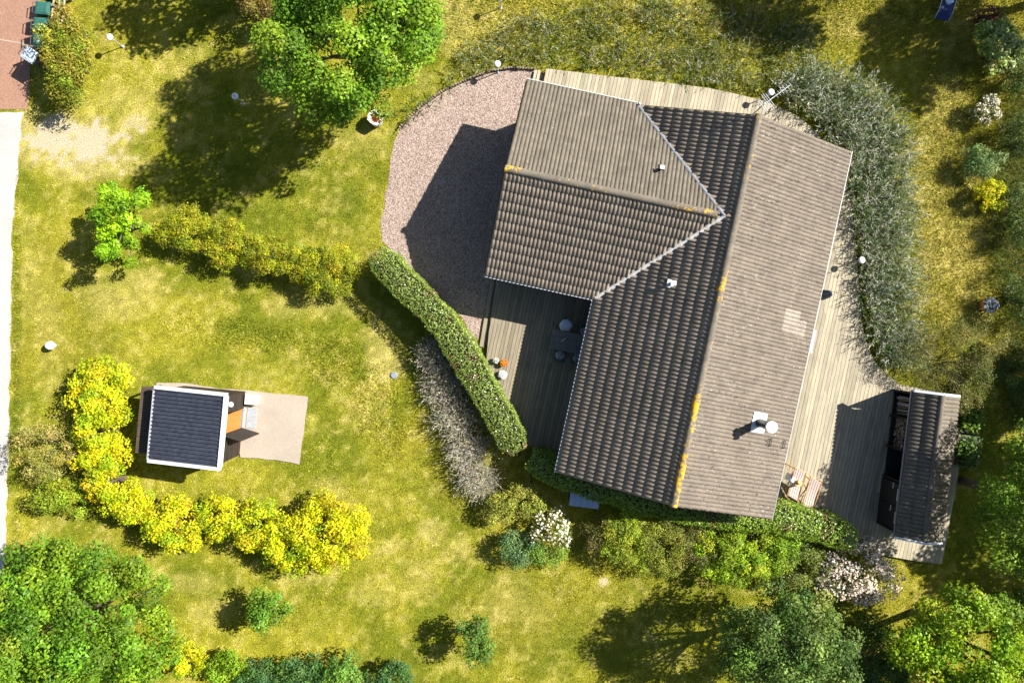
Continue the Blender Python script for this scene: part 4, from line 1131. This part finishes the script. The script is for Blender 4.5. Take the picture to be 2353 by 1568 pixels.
# ------------------------------------------------------------------ plants
def lobed(n, rng, rx, ry, rz, low, lobes=.16):
    d = dirs(n, rng, low); th = np.arctan2(d[:,1], d[:,0]); ph = rng.uniform(0, 6.28, 3)
    f = 1 + lobes*(np.sin(2*th+ph[0]) + np.sin(3*th+ph[1]) + .7*np.sin(5*th+ph[2]))/1.6
    r = rng.uniform(.25, 1, n) ** .45
    return d * np.array([rx, ry, rz]) * (f * r)[:, None], d
def plant(name, label, cat, ox, oy, zc, rx, ry, rz, pal, n, ls, blobs=40, br=.35, seed=1, mat=None, group=None, low=-.55, trunk=True, asp=.6, flowers=None, nfl=0, fsz=.07, up=.55, spread=.28, hard=.5, woodm=None, stems=1, lobes=.16, accent=None):
    rng = np.random.default_rng(seed); random.seed(seed)
    base = at(ox, oy, zc); base.z = 0; rx *= 1.13; ry *= 1.13
    t_ = thing(name, base, label, cat, group)
    C, _ = lobed(blobs, rng, max(rx-br*.55, .05), max(ry-br*.55, .05), max(rz-br*.5, .05), low, lobes)
    C[:,2] = np.maximum(C[:,2] + zc, br*.6)
    R = br * rng.uniform(.65, 1.25, blobs)
    tint = jitter(pal, blobs, rng, .16, .08) * 1.12
    bi = rng.choice(blobs, n, p=R**2/np.sum(R**2))
    d = dirs(n, rng, -.6); rr = R[bi] * (hard + (1-hard) * rng.random(n) ** .6) + rng.normal(0, .02, n)
    rr *= 1 + spread * rng.normal(0, .5, n)
    Pp = C[bi] + d * rr[:, None] * np.array([1, 1, .8])
    Pp[:,2] = np.maximum(Pp[:,2], .03)
    nr = unit(d * .6 + np.array([0, 0, up]) + rng.normal(0, .38, (n, 3)))
    col = tint[bi] * np.exp(rng.normal(0, .2, n))[:, None]
    if accent is not None:
        hot = rng.random(blobs) < accent[1]; hb = hot[bi] & (rng.random(n) < .6)
        col[hb] = jitter([accent[0]], hb.sum(), rng, .15, .06)
    leaves_at(Pp, nr, rng.uniform(.7, 1.3, n) * ls, asp, np.clip(col, .003, .8), 'crown', mat or leaf, t_, rng=rng)
    if flowers is not None and nfl:
        q = rng.choice(blobs, nfl, p=R**2/np.sum(R**2)); d = unit(dirs(nfl, rng, -.1) + np.array([.25, .1, .3]))
        Pf = C[q] + d * (R[q] * rng.uniform(.95, 1.2, nfl))[:, None]; Pf[:,2] = np.maximum(Pf[:,2], .05)
        leaves_at(Pf, unit(d*.5 + np.array([0, 0, 1]) + rng.normal(0, .3, (nfl, 3))), rng.uniform(.7, 1.3, nfl)*fsz, .95, jitter(flowers, nfl, rng, .1, .04), 'blossom', petal, t_, rng=rng)
    mb = MB(); hgt = zc + rz
    if trunk:
        r0 = max(.02, .022 * hgt + .012)
        top = Vector((rng.normal(0, .06)*hgt*.3, rng.normal(0, .06)*hgt*.3, max(zc*.85, .15)))
        mb.tube([(0, 0, -.04), top*.5 + Vector((.02, 0, 0)), top], [r0*1.25, r0, r0*.7], 8)
        for q in range(min(blobs, 14)):
            e = Vector(C[q]); s0 = top * (.35 + .6*rng.random()); mid = s0.lerp(e, .5) + Vector((0, 0, .06*hgt))
            mb.tube([s0, mid, e], [r0*.5, r0*.32, r0*.1], 5, cap=False)
    else:
        for q in range(min(blobs, 16)):
            e = Vector(C[q]); mb.tube([(e.x*.15, e.y*.15, -.02), Vector((e.x*.5, e.y*.5, e.z*.6)), e], [.022, .016, .006], 5, cap=False)
    mb.build('trunk' if trunk else 'stems', woodm or bark, t_)
    return t_
# leaf colours
GREEN_T = [(.115,.225,.014),(.15,.27,.016),(.08,.165,.012),(.18,.29,.018)]
LIME = [(.20,.36,.008),(.16,.31,.01),(.26,.42,.012)]
YELLOW = [(.48,.50,.008),(.42,.47,.010),(.54,.49,.010),(.28,.38,.012)]
GOLD = [(.27,.29,.012),(.34,.34,.014),(.17,.20,.012),(.27,.26,.014)]
OLIVE = [(.23,.25,.035),(.29,.285,.045),(.16,.19,.028)]
LAUREL = [(.16,.235,.035),(.22,.295,.055),(.11,.17,.024),(.28,.335,.09)]
DARK = [(.075,.14,.022),(.11,.185,.03),(.05,.10,.016),(.19,.27,.06)]
BLUISH = [(.07,.16,.035),(.10,.205,.045),(.05,.12,.035)]
MID = [(.10,.17,.020),(.14,.21,.022),(.07,.125,.018)]
OLTREE = [(.20,.24,.018),(.25,.265,.02),(.13,.17,.016),(.27,.25,.03)]

# trees
plant('maple_tree', 'large bright green maple overhanging the lawn north-west of the house', 'tree', 800, 55, 5.0, 2.75, 3.0, 2.6, GREEN_T, 46000, .12, 190, .50, 11, low=-.8)
plant('maple_tree', 'huge bright green maple at the road corner below the yellow shrubs', 'tree', 150, 1440, 3.9, 3.3, 2.9, 2.1, GREEN_T, 46000, .115, 240, .46, 12, low=-.6, accent=((.24,.34,.012), .12))
plant('oak_tree', 'broad dark green tree with glossy leaves casting a big lawn shadow', 'tree', 1812, 1492, 3.3, 2.35, 2.3, 2.2, DARK, 26000, .10, 170, .40, 13, mat=leaf, low=-.7, lobes=.05)
plant('lime_green_tree', 'yellow-green leafy tree filling the lawn corner south of the woodshed', 'tree', 2230, 1500, 3.6, 2.6, 1.9, 1.9, [(.20,.33,.012),(.27,.38,.014),(.13,.24,.012)], 26000, .115, 160, .42, 14, low=-.6, accent=((.40,.28,.05), .03))
plant('shaded_tree', 'dark green bushy tree in the shade of the yellow-green tree', 'tree', 2010, 1530, 1.5, 1.4, 1.5, 1.3, [(.04,.095,.016),(.055,.12,.018)], 7000, .10, 60, .4, 15)
plant('lime_sapling', 'vivid lime green young tree on the open lawn', 'tree', 281, 505, 1.5, 1.0, 1.35, 1.3, LIME, 7500, .10, 60, .30, 16, low=-.4, lobes=.3)
plant('fruit_tree', 'small round apple-green tree beside its shadow on the south lawn', 'tree', 618, 1402, 1.5, .75, .78, .72, [(.13,.25,.02),(.17,.30,.03),(.09,.19,.018)], 3000, .10, 34, .28, 17)
plant('fruit_tree', 'small open fruit tree with sparse leaves on the south lawn', 'tree', 1092, 1468, 1.5, .72, .85, .72, [(.10,.20,.03),(.15,.26,.045),(.075,.16,.022)], 2300, .10, 30, .25, 18)
plant('hawthorn_bush', 'large olive green bush leaning over the wheelie bins', 'bush', 156, 140, 1.2, .95, 1.5, 1.0, OLTREE, 11000, .085, 80, .34, 19, accent=((.34,.25,.03), .08))
plant('hawthorn_bush', 'thin yellow-green bush reaching over the timber fence', 'bush', 142, 45, 1.5, .5, .62, .55, [(.26,.24,.02),(.20,.20,.02),(.30,.22,.03)], 1100, .07, 22, .2, 20)
# trees beyond the picture whose shadows reach the garden
for i, (gx, gy, zc, r_, lab) in enumerate([(660, -130, 4.2, 2.4, 'tall maple beyond the north edge of the lawn'), (2100, -150, 5.2, 2.5, 'tall birch north of the rough grass'), (2440, -20, 5.2, 2.3, 'tall birch east of the blue lounger'),
        (2470, 830, 3.4, 1.5, 'tall tree east of the terracotta pot'), (2500, 1010, 4.0, 1.7, 'tall tree east of the raised beds'), (2560, 1160, 4.8, 2.2, 'tall tree shading the grass behind the woodshed')]):
    g_ = at(gx, gy, 0); f_ = 1 - zc/CAM_H
    plant('shade_tree', lab, 'tree', CX + (gx-CX)/f_, CY + (gy-CY)/f_, zc, r_, r_, zc*.36, MID, 7000, .20, 60, .6, 40+i, low=-.7)

# yellow shrubs round the shed
Y = [(x/1.1054, y/1.1054, rx, ry, h) for x, y, rx, ry, h in [(257,961,1.0,.85,1.4),(258,1025,1.15,.85,1.6),(262,1090,1.15,.85,1.6),(260,1158,1.1,.85,1.6),(288,1222,1.1,.85,1.5),(328,1284,.95,.7,1.3),(446,1329,1.2,1.05,1.5),(559,1316,.8,.8,1.3),(655,1337,.95,1.0,1.5),(742,1369,1.15,1.25,1.6),(838,1354,1.6,1.4,1.7)]]
YL = ['golden yellow shrub at the tip of the row by the shed', 'golden yellow shrub second from the tip of the shed row', 'golden yellow shrub behind the lean-to slats', 'golden yellow shrub behind the lower lean-to corner', 'golden yellow shrub at the bend of the shed row', 'low golden yellow shrub just past the bend with bare gap after it',
      'golden yellow shrub after the bend with orange tips', 'small golden yellow shrub between two larger ones', 'golden yellow shrub with a dark gap beside it', 'large golden yellow shrub merging into the rounded end', 'largest rounded golden yellow shrub closing the row on the lawn']
for i, (ox, oy, rx, ry, h) in enumerate(Y):
    plant('yellow_shrub', YL[i], 'shrub', ox, oy, h*.62, rx, ry, h*.62, YELLOW if i != 10 else [(.46,.46,.006),(.40,.42,.008),(.52,.46,.008)], int(4300*rx*ry), .095, int(46*rx*ry)+6, .27, 60+i, trunk=False, group='golden shrubs round the shed', accent=((.56,.36,.02), .07), low=-.3, lobes=.05)
plant('yellow_shrub', 'golden yellow shrub at the foot of the huge maple', 'shrub', 428, 1508, .7, .82, .8, .7, YELLOW, 3800, .085, 40, .22, 75, trunk=False, low=-.3)
for i, (ox, oy, rx, ry, h, lab) in enumerate([(102,1033,1.15,1.3,1.6,'feathery pale olive bush between the road and yellow shrubs'), (140,1140,1.05,.82,1.2,'low green bush below the feathery olive bush near the road')]):
    plant('olive_bush', lab, 'bush', ox, oy, h*.6, rx, ry, h*.6, [(.30,.27,.05),(.24,.25,.04),(.36,.31,.09)] if i == 0 else [(.22,.29,.02),(.27,.32,.02)], 6500, .075, 60, .26, 80+i, trunk=False, low=-.3, asp=.4 if i == 0 else .6)
# gold-brown clipped bushes in a row
for i, (ox, oy, rx, ry, h, lab) in enumerate([(428,527,1.05,.92,1.35,'gold-brown bush at the free end of the lawn row next to the lime tree'), (522,558,1.05,.92,1.35,'gold-brown bush second from the lime tree in the lawn row'), (615,582,1.05,.92,1.35,'gold-brown bush second from the clipped hedge in the lawn row'), (700,605,.9,.8,1.25,'smaller gold-brown bush squeezed into the lawn row'), (765,622,1.1,.98,1.35,'dense gold-brown bush in the lawn row touching the clipped hedge')]):
    plant('gold_bush', lab, 'bush', ox, oy, h*.58, rx, ry, h*.58, GOLD, 8000, .065, 80, .22, 90+i, trunk=False, group='gold-brown bushes in a row on the lawn', low=-.3)

# clipped hedges
def hedge(name, label, path, w, h, pal, dens, ls, seed, k=1.1054):
    rng = np.random.default_rng(seed)
    pts = [at(x/k, y/k, h) for x, y in path]
    c = sum(pts, Vector())/len(pts); c.z = 0
    t_ = thing(name, c, label, 'hedge')
    seg = [(pts[i], pts[i+1]) for i in range(len(pts)-1)]; Ls = np.array([(b2-a).length for a, b2 in seg]); tot = Ls.sum()
    per = w + 2*h; n = int(tot*per*dens)
    s_ = rng.uniform(0, tot, n); cum = np.concatenate([[0], np.cumsum(Ls)]); si = np.clip(np.searchsorted(cum, s_) - 1, 0, len(seg)-1)
    A = np.array([[a.x, a.y] for a, _ in seg]); D = np.array([[(b2-a).x, (b2-a).y] for a, b2 in seg]) / Ls[:, None]
    xy = A[si] + D[si] * (s_ - cum[si])[:, None]; nrm = np.stack([-D[si][:,1], D[si][:,0]], 1)
    q = rng.uniform(0, per, n); side = np.where(q < h, -1, np.where(q > h + w, 1, 0))
    lat = np.where(side == 0, q - h - w/2, side * w/2); z = np.where(side == 0, h, np.where(side < 0, q, per - q))
    ends = np.minimum(s_, tot - s_); taper = np.clip(.55 + ends/.5*.45, 0, 1); lat = lat*taper
    lump = (fbm(xy[:,0]*1.6, xy[:,1]*1.6, seed, 3) - .5)
    e = np.abs(lat)/(w/2); z = np.where(side == 0, z - .22*np.clip(e-.55, 0, 1)**1.3*2 + lump*.28, z); lat = lat*(1 + lump*.35 - .12*(z/h)**3*(side != 0))
    dep = rng.random(n)**2 * .16
    nz = np.where(side == 0, 1., .25); nl = np.where(side == 0, lat/(w/2)*.5, side*1.)
    Pp = np.stack([xy[:,0] + nrm[:,0]*lat, xy[:,1] + nrm[:,1]*lat, np.maximum(z - np.where(side == 0, dep, 0), .03)], 1)
    N_ = unit(np.stack([nrm[:,0]*nl, nrm[:,1]*nl, nz], 1) + rng.normal(0, .4, (n, 3)))
    Pp += rng.normal(0, .03, (n, 3)); Pp[:,2] = np.maximum(Pp[:,2], .02)
    patch = fbm(xy[:,0]*1.1 + 5, xy[:,1]*1.1, seed+9, 3); col = jitter(pal, n, rng, .22, .08) * (.75 + .55*patch)[:, None]
    br_ = (fbm(Pp[:,0]*1.3, Pp[:,1]*1.3, seed+31, 2) > .70) & (rng.random(n) < .5); col[br_] = jitter([(.20,.13,.06)], br_.sum(), rng)
    leaves_at(Pp - np.array([c.x, c.y, 0]), N_, rng.uniform(.7, 1.3, n)*ls, .5, col, 'foliage', leaf_gloss, t_, rng=rng)
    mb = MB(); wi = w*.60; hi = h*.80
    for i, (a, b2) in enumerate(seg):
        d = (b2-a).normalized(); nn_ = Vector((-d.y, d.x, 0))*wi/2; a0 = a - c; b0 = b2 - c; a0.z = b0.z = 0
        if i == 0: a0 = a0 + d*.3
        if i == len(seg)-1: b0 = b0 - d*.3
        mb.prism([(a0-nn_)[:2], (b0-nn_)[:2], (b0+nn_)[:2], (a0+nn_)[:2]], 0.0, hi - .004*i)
    mb.build('dark_core', flat('hedge_core', (.028, .034, .012), .95, 0, .4, 18), t_)  # dark solid filler added so the hedge is not see-through, no modelled branches
hedge('clipped_hedge', 'long clipped laurel hedge curving between the lawn and gravel yard', [(952,636),(985,682),(1030,728),(1085,778),(1130,830),(1165,885),(1200,945),(1235,1005),(1270,1065),(1300,1120),(1318,1145)], 1.15, 1.75, LAUREL, 700, .075, 101)
hedge('clipped_hedge', 'clipped laurel hedge along the south gable and deck end', [(1345,1165),(1400,1195),(1500,1232),(1600,1262),(1700,1288),(1800,1306),(1900,1316),(1990,1322),(2060,1337),(2120,1352),(2175,1376)], 1.15, 1.45, [(.18,.30,.026),(.25,.37,.036),(.12,.21,.02),(.31,.42,.06)], 700, .08, 102)

# south border shrubs
SB = [(1150,1165,.75,.6,1.1,OLIVE,'dull olive shrub at the foot of the grey twiggy bushes',.07,.6),(1205,1150,.75,.65,1.1,OLIVE,'dull olive shrub between the grey bush and metal-topped store',.07,.6),
      (1190,1255,.8,.65,1.0,[(.09,.15,.05),(.12,.19,.06)],'soft grey-green shrub below the white blossom shrub',.08,.5),(1262,1268,.8,.65,.9,[(.12,.20,.025),(.16,.24,.03)],'low mid green shrub before the white blossom shrub',.065,.6),
      (1375,1228,.62,.62,1.1,[(.11,.085,.03),(.15,.11,.04),(.09,.10,.02)],'brownish shrub right of the metal-topped store',.06,.6),(1432,1240,1.0,1.0,1.5,[(.19,.25,.018),(.23,.28,.02),(.14,.19,.018)],'fern-like yellow-green shrub behind the south gable',.09,.38),
      (1515,1258,1.1,1.05,1.5,[(.17,.19,.025),(.21,.23,.03),(.12,.14,.02)],'fine-leaved olive green shrub behind the south gable',.055,.6),(1592,1262,.75,.8,1.3,[(.15,.15,.045),(.20,.17,.07),(.10,.12,.025)],'faded shrub with withered pink heads in the south border',.06,.6),
      (1672,1280,1.25,1.05,1.6,[(.20,.28,.012),(.26,.34,.016),(.15,.22,.014)],'lime green leafy shrub in the middle of the south border',.09,.5),(1770,1268,.9,.9,1.4,[(.16,.25,.014),(.21,.29,.02)],'yellow-green shrub next to the lime green one in the south border',.085,.5),
      (1838,1300,1.05,.9,1.4,[(.12,.15,.03),(.16,.19,.045),(.09,.12,.02)],'dull green shrub between the lime shrub and pink blossom',.06,.6)]
for i, (ox, oy, rx, ry, h, pal, lab, ls, asp) in enumerate(SB):
    plant('border_shrub', lab, 'shrub', ox, oy, h*.6, rx*1.1, ry*1.1, h*.6, [tuple(v*1.22 for v in c_) for c_ in pal], int(6500*rx*ry), ls, int(50*rx*ry)+8, .26, 120+i, trunk=False, low=-.3, asp=asp)
plant('blossom_shrub', 'shrub covered in white blossom between the store and the lawn', 'shrub', 1260, 1212, .8, .82, .72, .75, [(.13,.18,.02),(.20,.20,.03)], 3200, .065, 36, .24, 140, trunk=False, flowers=[(.80,.78,.62),(.78,.76,.68)], nfl=260, fsz=.085, low=-.3)
plant('blossom_shrub', 'large rounded shrub covered in pinkish white blossom below the deck', 'shrub', 1966, 1318, .95, 1.42, 1.32, .95, [(.12,.16,.04),(.16,.18,.06)], 7000, .07, 90, .26, 141, trunk=False, flowers=[(.72,.58,.50),(.78,.68,.62),(.62,.46,.38),(.80,.74,.70)], nfl=2600, fsz=.075, low=-.2)
plant('blossom_shrub', 'small ball-shaped shrub with white blossom on the long grass', 'shrub', 2262, 254, .48, .56, .58, .46, [(.12,.16,.035),(.16,.19,.05)], 2300, .06, 30, .16, 142, trunk=False, flowers=[(.74,.70,.58),(.70,.62,.56)], nfl=330, fsz=.06, low=-.3)
plant('round_shrub', 'vivid yellow ball-shaped shrub on the long grass', 'shrub', 2272, 450, .5, .66, .62, .52, [(.50,.47,.006),(.42,.43,.008)], 4200, .065, 60, .16, 143, trunk=False, low=-.3, lobes=.04)
plant('needle_shrub', 'soft pale green feathery shrub between the two ball shrubs', 'shrub', 2258, 372, .6, .72, .66, .6, [(.15,.24,.07),(.20,.28,.09),(.11,.19,.05)], 3400, .11, 34, .26, 144, trunk=False, low=-.3, asp=.22)
plant('red_shrub', 'small dark red leaved shrub beside the blue lounger', 'shrub', 2262, 46, .5, .5, .62, .5, [(.07,.025,.020),(.11,.035,.028),(.06,.02,.018)], 1900, .06, 24, .18, 145, trunk=False, low=-.3)
plant('broadleaf_shrub', 'pale green shrub with big pointed leaves at the east border', 'shrub', 2292, 112, .8, .95, 1.05, .75, [(.26,.33,.09),(.20,.30,.06),(.32,.38,.14)], 2600, .16, 34, .3, 146, trunk=False, low=-.3, asp=.42)
plant('spirea_bush', 'large wispy olive bush with arching twigs above the woodshed', 'bush', 2190, 835, .95, 2.0, 1.75, .95, [(.15,.155,.035),(.20,.19,.05),(.10,.125,.025)], 15000, .055, 150, .3, 147, trunk=False, low=-.2, asp=.4)
plant('leafy_bush', 'bright green tangle of leaves between the spirea and raised beds', 'bush', 2245, 905, .6, .75, .6, .55, [(.18,.24,.02),(.24,.28,.03)], 2600, .075, 30, .22, 148, trunk=False, low=-.3)
plant('border_tree', 'bright green tree at the east border shading the woodshed', 'tree', 2396, 1165, 4.3, 1.85, 2.6, 1.8, [(.11,.20,.014),(.15,.25,.016),(.08,.15,.014)], 16000, .11, 110, .42, 149, low=-.7)
for i, (ox, oy, r_, h) in enumerate([(2344,150,.7,1.3),(2348,320,.75,1.5),(2346,500,.7,1.4),(2350,680,.8,1.6),(2335,850,.8,1.5)]):
    lab = ['dark border shrub behind the broad-leaved pale shrub', 'dark border shrub behind the white ball shrub', 'dark border shrub behind the yellow ball shrub', 'dark border shrub behind the large terracotta pot', 'dark border shrub behind the wispy olive bush'][i]
    plant('dark_shrub', lab, 'shrub', ox, oy, h*.55, r_, r_*1.5, h*.55, [(.05,.095,.018),(.075,.125,.02),(.10,.15,.03)], 3800, .12, 30, .3, 160+i, trunk=False, low=-.3, asp=.2, group='dark shrubs along the east border')
# bottom edge shrubs
for i, (ox, oy, r_, h, pal, lab) in enumerate([(525,1530,.75,1.1,[(.16,.27,.012),(.20,.31,.015)],'fresh green shrub beside the yellow shrub under the maple'),(600,1558,.85,1.3,BLUISH,'blue-green shrub next to the fresh green one'),(690,1552,.95,1.4,BLUISH,'blue-green shrub with pale tips south of the lawn'),
        (785,1545,.9,1.4,[(.10,.20,.03),(.15,.27,.04)],'pale tipped green shrub south of the lawn'),(890,1560,.85,1.3,BLUISH,'last blue-green shrub of the south row by the open lawn'),(2330,1400,1.0,1.4,[(.08,.14,.012),(.11,.18,.014)],'green bush at the east border below the shaded grass'),
        (2110,1560,1.1,1.5,[(.07,.14,.012),(.10,.18,.014)],'green bush under the yellow-green tree'),(600,5,1.0,1.6,[(.20,.15,.03),(.16,.13,.03)],'brownish bush behind the large maple crown')]):
    plant('edge_shrub', lab, 'shrub', ox, oy, h*.6, r_, r_*.9, h*.6, pal, int(5000*r_*r_), .085, int(44*r_*r_)+6, .26, 180+i, trunk=False, low=-.3)

# raised bed crops
for (t_, ctr, w_, d_), pal, sd in ((bed1, [(.12,.22,.02),(.17,.27,.03)], 1), (bed2, [(.07,.15,.02),(.10,.19,.03)], 2)):
    rng = np.random.default_rng(200+sd); n = 420
    Pp = np.stack([rng.normal(0, w_*.24, n), rng.normal(0, d_*.24, n), rng.uniform(.34, .62, n)], 1); Pp[:,0] = np.clip(Pp[:,0], -w_*.48, w_*.48); Pp[:,1] = np.clip(Pp[:,1], -d_*.48, d_*.48)
    leaves_at(Pp, unit(rng.normal(0, .45, (n, 3)) + np.array([0,0,1])), rng.uniform(.09, .17, n), .7, jitter(pal, n, rng), 'crop_leaves', leaf, t_, rng=rng)

# wild silvery shrub belt and grey twiggy bushes: arching stems with narrow leaves
def stems(px, py, hgt, pal, rng, nl=15, ls=.085, asp=.2, lean=(.25, 1.0), c=(0, 0)):
    n = len(px); az = rng.uniform(0, 2*np.pi, n); t = rng.uniform(lean[0], lean[1], n); L = hgt * rng.uniform(.65, 1.25, n)
    sh = jitter(pal, n, rng, .2, .08)
    P_, D_, C_ = [], [], []
    for j in range(nl):
        s_ = .25 + .75*(j + rng.random(n))/nl; tt = t*(.4 + .8*s_)
        P_.append(np.stack([px + np.cos(az)*np.sin(tt)*L*s_, py + np.sin(az)*np.sin(tt)*L*s_, np.cos(tt)*L*s_], 1))
        D_.append(np.stack([np.cos(az)*np.sin(tt+.35), np.sin(az)*np.sin(tt+.35), np.cos(tt+.35)], 1)); C_.append(sh)
    P_ = np.concatenate(P_); D_ = unit(np.concatenate(D_) + rng.normal(0, .33, (n*nl, 3))); C_ = np.concatenate(C_) * np.exp(rng.normal(0, .18, n*nl))[:, None]
    m = len(P_); L2 = (rng.uniform(.7, 1.3, m)*ls)[:, None]; nb = unit(np.cross(D_, rng.normal(size=(m, 3))))
    V = np.zeros((m, 4, 3)); V[:,0] = P_; V[:,1] = P_ + D_*L2*.5 + nb*L2*asp*.5; V[:,2] = P_ + D_*L2; V[:,3] = P_ + D_*L2*.5 - nb*L2*asp*.5
    V[:,:,2] = np.maximum(V[:,:,2], .015); V -= np.array([c[0], c[1], 0])
    return V.reshape(-1, 3), np.clip(C_, .004, .8)
SILVER = [(.32,.36,.23),(.46,.49,.37),(.19,.25,.09),(.09,.15,.035),(.58,.59,.49),(.06,.10,.024)]  # leaf highlights and deep shaded gaps are put into these tints
rng = np.random.default_rng(300)
def poly_pts(poly, n):
    xs = [p_[0] for p_ in poly]; ys = [p_[1] for p_ in poly]
    x = rng.uniform(min(xs), max(xs), n*4); y = rng.uniform(min(ys), max(ys), n*4); k_ = inside(x, y, poly)
    return x[k_][:n], y[k_][:n]
BELT = [at(*q) for q in [(1880,160),(1960,190),(2030,240),(2060,300),(2075,400),(2075,520),(2085,640),(2080,720),(2110,800),(2060,850),(2000,800),(1975,700),(1968,620),(1960,545),(1950,460),(1935,390),(1915,335),(1880,290),(1830,245),(1780,222),(1800,180)]]
x, y = poly_pts(BELT, 5200); k_ = ~inside(x, y, DECK_E) & ~inside(x, y, DECK_N); x, y = x[k_], y[k_]
V, C = stems(x, y, .98, SILVER, rng, 17, .12, .2, (.15, .9))
tag(link('silvery_shrub_belt', np_mesh('silvery_shrub_belt', V, 4, leaf, C)), 'belt of wild silvery narrow-leaved shrubs along the deck edge', 'shrubs', kind='stuff')
NB = [at(*q) for q in [(1010,215),(1040,130),(1110,80),(1200,40),(1330,20),(1500,5),(1700,25),(1850,60),(1900,160),(1860,245),(1780,222),(1600,198),(1420,168),(1260,155),(1180,145),(1060,185),(960,270),(930,300),(900,290),(930,240)]]
x, y = poly_pts(NB, 5200); k_ = ~inside(x, y, DECK_N); x, y = x[k_], y[k_]
keep = rng.random(len(x)) < .35 + .65*sstep(.4, .6, fbm(x/1.2, y/1.2, 55)); x, y = x[keep], y[keep]
V, C = stems(x, y, .42, [(.24,.28,.14),(.36,.38,.26),(.17,.22,.04),(.28,.29,.05),(.13,.18,.03)], rng, 13, .11, .2, (.3, 1.1))
tag(link('wild_undergrowth', np_mesh('wild_undergrowth', V, 4, leaf, C)), 'rough undergrowth of grass and silvery sprigs north of the house', 'undergrowth', kind='stuff')
# long grass tufts on the meadow strip and border
MEAD = [at(*q) for q in [(2070,60),(2352,20),(2380,960),(2300,760),(2110,800),(2090,640),(2085,420)]]
x, y = poly_pts(MEAD, 9000); gcol, _, _ = ground_col(x, y)
n = len(x); V = make_blades(x, y, rng.uniform(.14, .38, n), rng.uniform(.01, .02, n), rng.uniform(.4, 1.2, n), None, rng)
tag(link('meadow_grass', np_mesh('meadow_grass', V, 3, blade, np.clip(gcol*np.exp(rng.normal(.05, .3, n))[:, None], .004, .7))), 'long dry meadow grass on the east side of the garden', 'grass', kind='stuff')
x, y = poly_pts([at(*q) for q in [(2296,300),(2352,100),(2380,200),(2380,1000),(2310,960),(2300,700),(2270,560)]], 5000)
n = len(x); V = make_blades(x, y, rng.uniform(.4, 1.0, n), rng.uniform(.012, .028, n), rng.uniform(.3, 1.1, n), None, rng)
tag(link('tall_border_grass', np_mesh('tall_border_grass', V, 3, blade, jitter([(.06,.10,.018),(.10,.15,.024),(.24,.26,.09)], n, rng, .25, .1))), 'tall dark grass along the east border', 'grass', kind='stuff')

# grey twiggy bushes beside the hedge
GT = [(1100,905,.8,.8,'smallest grey twiggy bush at the north end by the hedge'),(1128,985,.95,.95,'grey twiggy bush second from the north end by the hedge'),(1160,1065,.95,1.0,'grey twiggy bush in the middle of the row by the hedge'),(1190,1145,.95,1.0,'grey twiggy bush second from the south end by the hedge'),(1215,1215,.85,.9,'southernmost spiky grey twiggy bush by the hedge')]
for i, (nx_, ny_, r_, h, lab) in enumerate(GT):
    rng = np.random.default_rng(320+i); b0 = nat(nx_, ny_, h*.55); b0.z = 0
    t_ = thing('grey_bush', b0, lab, 'bush', 'grey twiggy bushes beside the hedge')
    n = 620; a = rng.uniform(0, 6.283, n); q = np.sqrt(rng.random(n))*r_*.62
    px, py = np.cos(a)*q, np.sin(a)*q
    V, C = stems(px, py, h, [(.46,.42,.35),(.58,.54,.47),(.36,.33,.28),(.34,.35,.19),(.52,.49,.32)], rng, 13, .085, .22, (.1, .85))
    link('twigs', np_mesh('twigs', V, 4, leaf, C), t_)
    mb = MB()
    for j in range(46):
        a_ = rng.uniform(0, 6.283); tl = rng.uniform(.2, 1.0); L = h*rng.uniform(.8, 1.35); o_ = Vector((math.cos(a_)*r_*.3*rng.random(), math.sin(a_)*r_*.3*rng.random(), 0))
        e = o_ + Vector((math.cos(a_)*math.sin(tl), math.sin(a_)*math.sin(tl), math.cos(tl)))*L
        mb.tube([o_, o_.lerp(e, .5) + Vector((0,0,.06)), e], [.014, .009, .003], 4, cap=False)
    mb.build('branches', grey_twig, t_)
